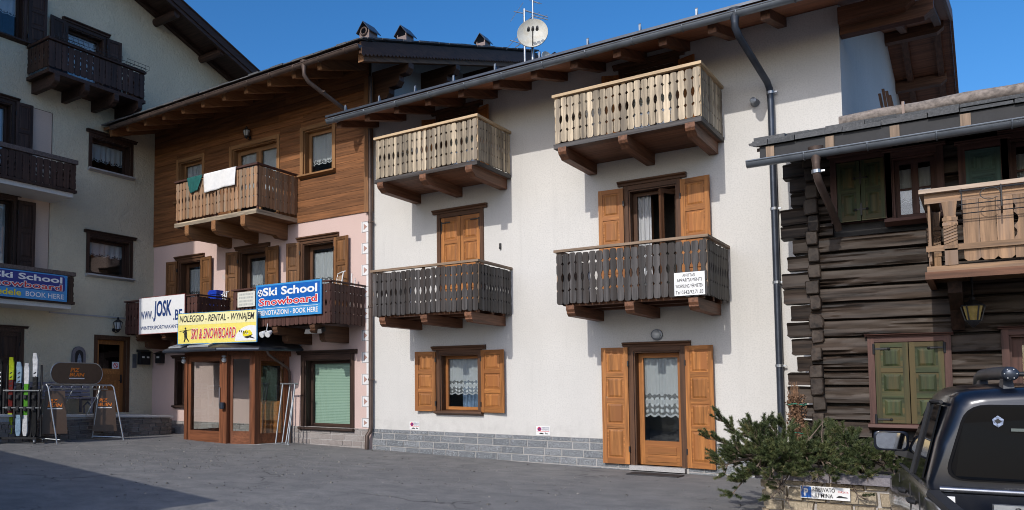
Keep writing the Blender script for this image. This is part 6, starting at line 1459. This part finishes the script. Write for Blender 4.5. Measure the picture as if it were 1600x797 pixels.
# side windows
for s in (-1, 1):
    def sidept(y, q, off=.012):
        wb = .82; wt = .645; zr = 1.765 if y < 1.0 else 1.765-(y-1.0)*.72
        z = 1.075+(zr-.10-1.075)*q; x = wb+.012-(wb-wt-.03)*q+off+.012*math.sin(q*math.pi); return K(x*s, y, z)
    for (ya, yb, yt) in ((.16, .68, .66), (.78, 1.70, 1.20)):
        g_ = MB(); lo = [sidept(ya, .03, .0), sidept(yb, .03, .0), sidept(yt, .93, .0), sidept(ya+.04, .93, .0)]; hi = [sidept(ya, .03), sidept(yb, .03), sidept(yt, .93), sidept(ya+.04, .93)]
        g_.hexa(lo, hi); g_.build('side_window', M['carglass'], cb)
    m = MB(); m.tube([sidept(.12, .0, .016), sidept(.7, .0, .016), sidept(1.70, .0, .016)], .012, 6); m.tube([sidept(.14, .97, .016), sidept(.7, .97, .016), sidept(1.18, .97, .016)], .014, 6); m.tube([sidept(.73, .0, .014), sidept(.73, .95, .014)], .022, 6); m.build('window_trim', M['rubber'], cb)
    m = MB()
    for y in (.30, 1.05): m.tube([K(s*.865, y, .90), K(s*.90, y+.02, .905), K(s*.90, y+.16, .905), K(s*.865, y+.18, .90)], .017, 8)
    m.build('door_handle', M['rubber'], bd_, smooth=60)
    for y in (.08, .74, 1.66): MB().box(FK, s*.863-.004, s*.863+.004, y-.004, y+.004, .48, 1.0).build('door_gap', M['rubber'], bd_)
    # mirrors
    mi = MB(); c = (s*.925, 1.50, 1.29); 
    mi.loft([[K(c[0]+(x*1.0)*k, c[1]+yy, c[2]+z*k) for x, z in rrect(-.125, .125, -.085, .085, -.125, .125, .05)] for yy, k in ((-.05, .96), (-.045, 1.0), (.02, .96), (.07, .6), (.085, .3))])
    mr = mi.build('mirror', M['paint'], pk, smooth=50)
    m = MB(); m.loft([[K(c[0]+x, c[1]+yy, c[2]+z) for x, z in rrect(-.106, .106, -.068, .068, -.106, .106, .045)] for yy in (-.049, -.055)]); m.build('mirror_glass', M['mirror'], mr)
    MB().hexa([K(s*.79, 1.46, 1.14), K(s*.90, 1.46, 1.17), K(s*.90, 1.54, 1.17), K(s*.79, 1.56, 1.14)], [K(s*.79, 1.46, 1.20), K(s*.90, 1.46, 1.23), K(s*.90, 1.54, 1.23), K(s*.79, 1.56, 1.20)]).build('mirror_arm', M['rubber'], mr)
    # roof rail with a rounded end cap and feet
    x = s*.34; r = MB(); r.tube([K(x, .02, 1.845), K(x, .10, 1.85), K(x, .6, 1.855), K(x, 1.05, 1.85), K(x, 1.2, 1.83), K(x, 1.30, 1.765)], [.046, .047, .047, .045, .042, .038], 16)
    for y in (.16, 1.1): r.hexa([K(x-.03, y-.08, 1.74), K(x+.03, y-.08, 1.74), K(x+.03, y+.10, 1.74), K(x-.03, y+.10, 1.74)], [K(x-.024, y-.05, 1.82), K(x+.024, y-.05, 1.82), K(x+.024, y+.06, 1.82), K(x-.024, y+.06, 1.82)])
    rl = r.build('roof_rail', plain('rail_plastic', (.05, .055, .065), .4, .2, var=.2), pk, smooth=50)
    m = MB(); m.lathe(K(x, .02, 1.845), K(0, -1, 0)-K(0, 0, 0), [(.047, -.02), (.049, .0), (.040, .022), (.02, .030), (.002, .032)], 16); m.build('end_cap', M['gutter_dk'], rl, smooth=60)
    m = MB()
    for k in range(6): a = k*math.pi/3; m.sphere(K(x+.033*math.cos(a), -.002, 1.845+.033*math.sin(a)), .006, 6)
    m.build('screw', M['steel'], rl)
    # wheels
    for y in (2.28, -1.02):
        wl = MB(); wl.lathe(K(s*.68, y, .37), K(s, 0, 0)-K(0, 0, 0), [(.20, .0), (.34, .0), (.37, .03), (.37, .17), (.34, .20), (.22, .20)], 26); wo_ = wl.build('wheel', M['rubber'], pk, smooth=40)
        m = MB(); m.lathe(K(s*.68, y, .37), K(s, 0, 0)-K(0, 0, 0), [(.22, .02), (.22, .185), (.19, .15), (.06, .17), (.01, .18)], 20); m.build('rim', M['gutter'], wo_, smooth=40)
    hl = MB(); hl.sphere(K(s*.62, 2.99, .84), .10, 10, sc=(1.2, .5, .8)); hl.build('headlight', M['lampglass'], pk, smooth=60)
    # load bed wall with its flared side and rubber-topped rail
    bw_ = MB(); q = lambda o, t, i: [(.80, .36), (.85, .42), (o, .72), (o, .82), (t, .975), (t-.05, 1.0), (.76, 1.0), (.76, .5)]
    bw_.loft([[K(s*xx, y, z) for xx, z in q(*a)] for y, a in ((-.03, (.865, .845, 0)), (-.40, (.885, .85, 0)), (-.75, (.925, .86, 0)), (-1.05, (.94, .862, 0)), (-1.40, (.915, .855, 0)), (-1.66, (.86, .83, 0)))]); bs_ = bw_.build('bed_side', M['paint'], pk, smooth=50)
    m = MB(); m.loft([[K(s*xx, y, z) for xx, z in ((.75, .995), (.835, .995), (.825, 1.03), (.76, 1.035))] for y in (-.03, -.6, -1.2, -1.66)]); m.build('rail_cap', M['rubber'], bs_)
    m = MB(); m.box(FK, s*.80-.05, s*.80+.05, -1.70, -1.66, .72, .98); m.build('tail_light', plain('tail_red', (.3, .01, .01), .2), bs_)
# bed floor, bulkhead, tailgate and bars
MB().box(FK, -.76, .76, -1.66, -.03, .58, .63).build('bed_floor', M['rubber'], pk)
m = MB(); m.box(FK, -.76, .76, -.075, -.035, .6, 1.02); bh = m.build('bulkhead', M['paint'], pk)
MB().tube([K(-.76, -.06, 1.045), K(.76, -.06, 1.045)], .022, 10).build('bulkhead_bar', plain('dull_chrome', (.30, .31, .34), .25, .9, var=.2), bh, smooth=60)
m = MB(); m.box(FK, -.80, .80, -1.72, -1.665, .50, .96); tg = m.build('tailgate', M['paint'], pk)
m = MB(); m.box(FK, -.52, .74, -.40, -.34, .945, .995); m.box(FK, -.52, .74, -.405, -.335, .925, .944); lbx = m.build('load_bar', M['steel'], pk)
m = MB()
for u in (-.40, .1, .6): m.lathe(FK.p(u, -.40, .970), K(0, -1, 0)-K(0, 0, 0), [(.016, 0), (.016, .01), (.002, .014)], 8)
m.build('bolt', M['iron'], lbx)
m = MB(); m.box(FK, -.735, -.68, -.09, -.078, .88, 1.0); m.build('white_tag', M['paper'], bh)
MB().box(FK, -.84, .84, -1.86, -1.73, .42, .56).build('rear_bumper', M['gutter_dk'], pk)
m = MB(); m.loft([[K(x, 3.02+b, z) for x, z in ((-.78, .42), (.78, .42), (.74, .62), (-.74, .62))] for b in (0, .14)]); m.build('front_bumper', M['gutter_dk'], pk)

# loose grit lying on the asphalt
random.seed(9); m = MB()
for i in range(1500):
    if i % 3: x, y = random.gauss(-11.0, 2.6), random.gauss(-4.2, 1.6)
    else: x, y = random.uniform(-17, -2.5), random.uniform(-9, -.15)
    if y > -.12 or x < -17.2 or (-16.4 < x < -13.2 and y > -1.7): continue
    r = random.uniform(.006, .02)*(1 if random.random() < .93 else 1.8); z = zg(x, y); k = random.random()
    a = random.uniform(0, 6.28); pts = [Vector((x+r*random.uniform(.7, 1.2)*math.cos(a+j*1.257), y+r*random.uniform(.7, 1.2)*math.sin(a+j*1.257), z-.002)) for j in range(5)]
    top = [p.lerp(Vector((x, y, z)), .4)+Vector((0, 0, r*random.uniform(.5, .9))) for p in pts]
    m.loft([pts, top], 0, k)
grit = m.build('grit', stone('grit_stone', (.09, .088, .085), (.30, .285, .26), .2, 60)); grit['kind'] = 'stuff'
# short boards leaning on the gable above the slate roof
oc = thing('timber_offcuts', 'few short dark boards leaning on the white gable wall above the slate roof', 'boards', atY(1385, 170, 1.0)); c = atY(1384, 168, 1.0)
for i, (dx, h) in enumerate(((-.05, .26), (.0, .33), (.05, .28), (.09, .2))): MB().hexa([(c.x+dx, c.y-.03, c.z-.12), (c.x+dx+.04, c.y-.03, c.z-.12), (c.x+dx+.04, c.y+.02, c.z-.12), (c.x+dx, c.y+.02, c.z-.12)], [(c.x+dx-.05, c.y+.0, c.z+h), (c.x+dx-.01, c.y+.0, c.z+h), (c.x+dx-.01, c.y+.05, c.z+h), (c.x+dx-.05, c.y+.05, c.z+h)]).build('board', M['casing']['z'], oc)

MB().tube([K(-.30, .22, 1.845), K(.30, .22, 1.845)], .018, 10).build('roof_crossbar', M['iron'], pk, smooth=60)
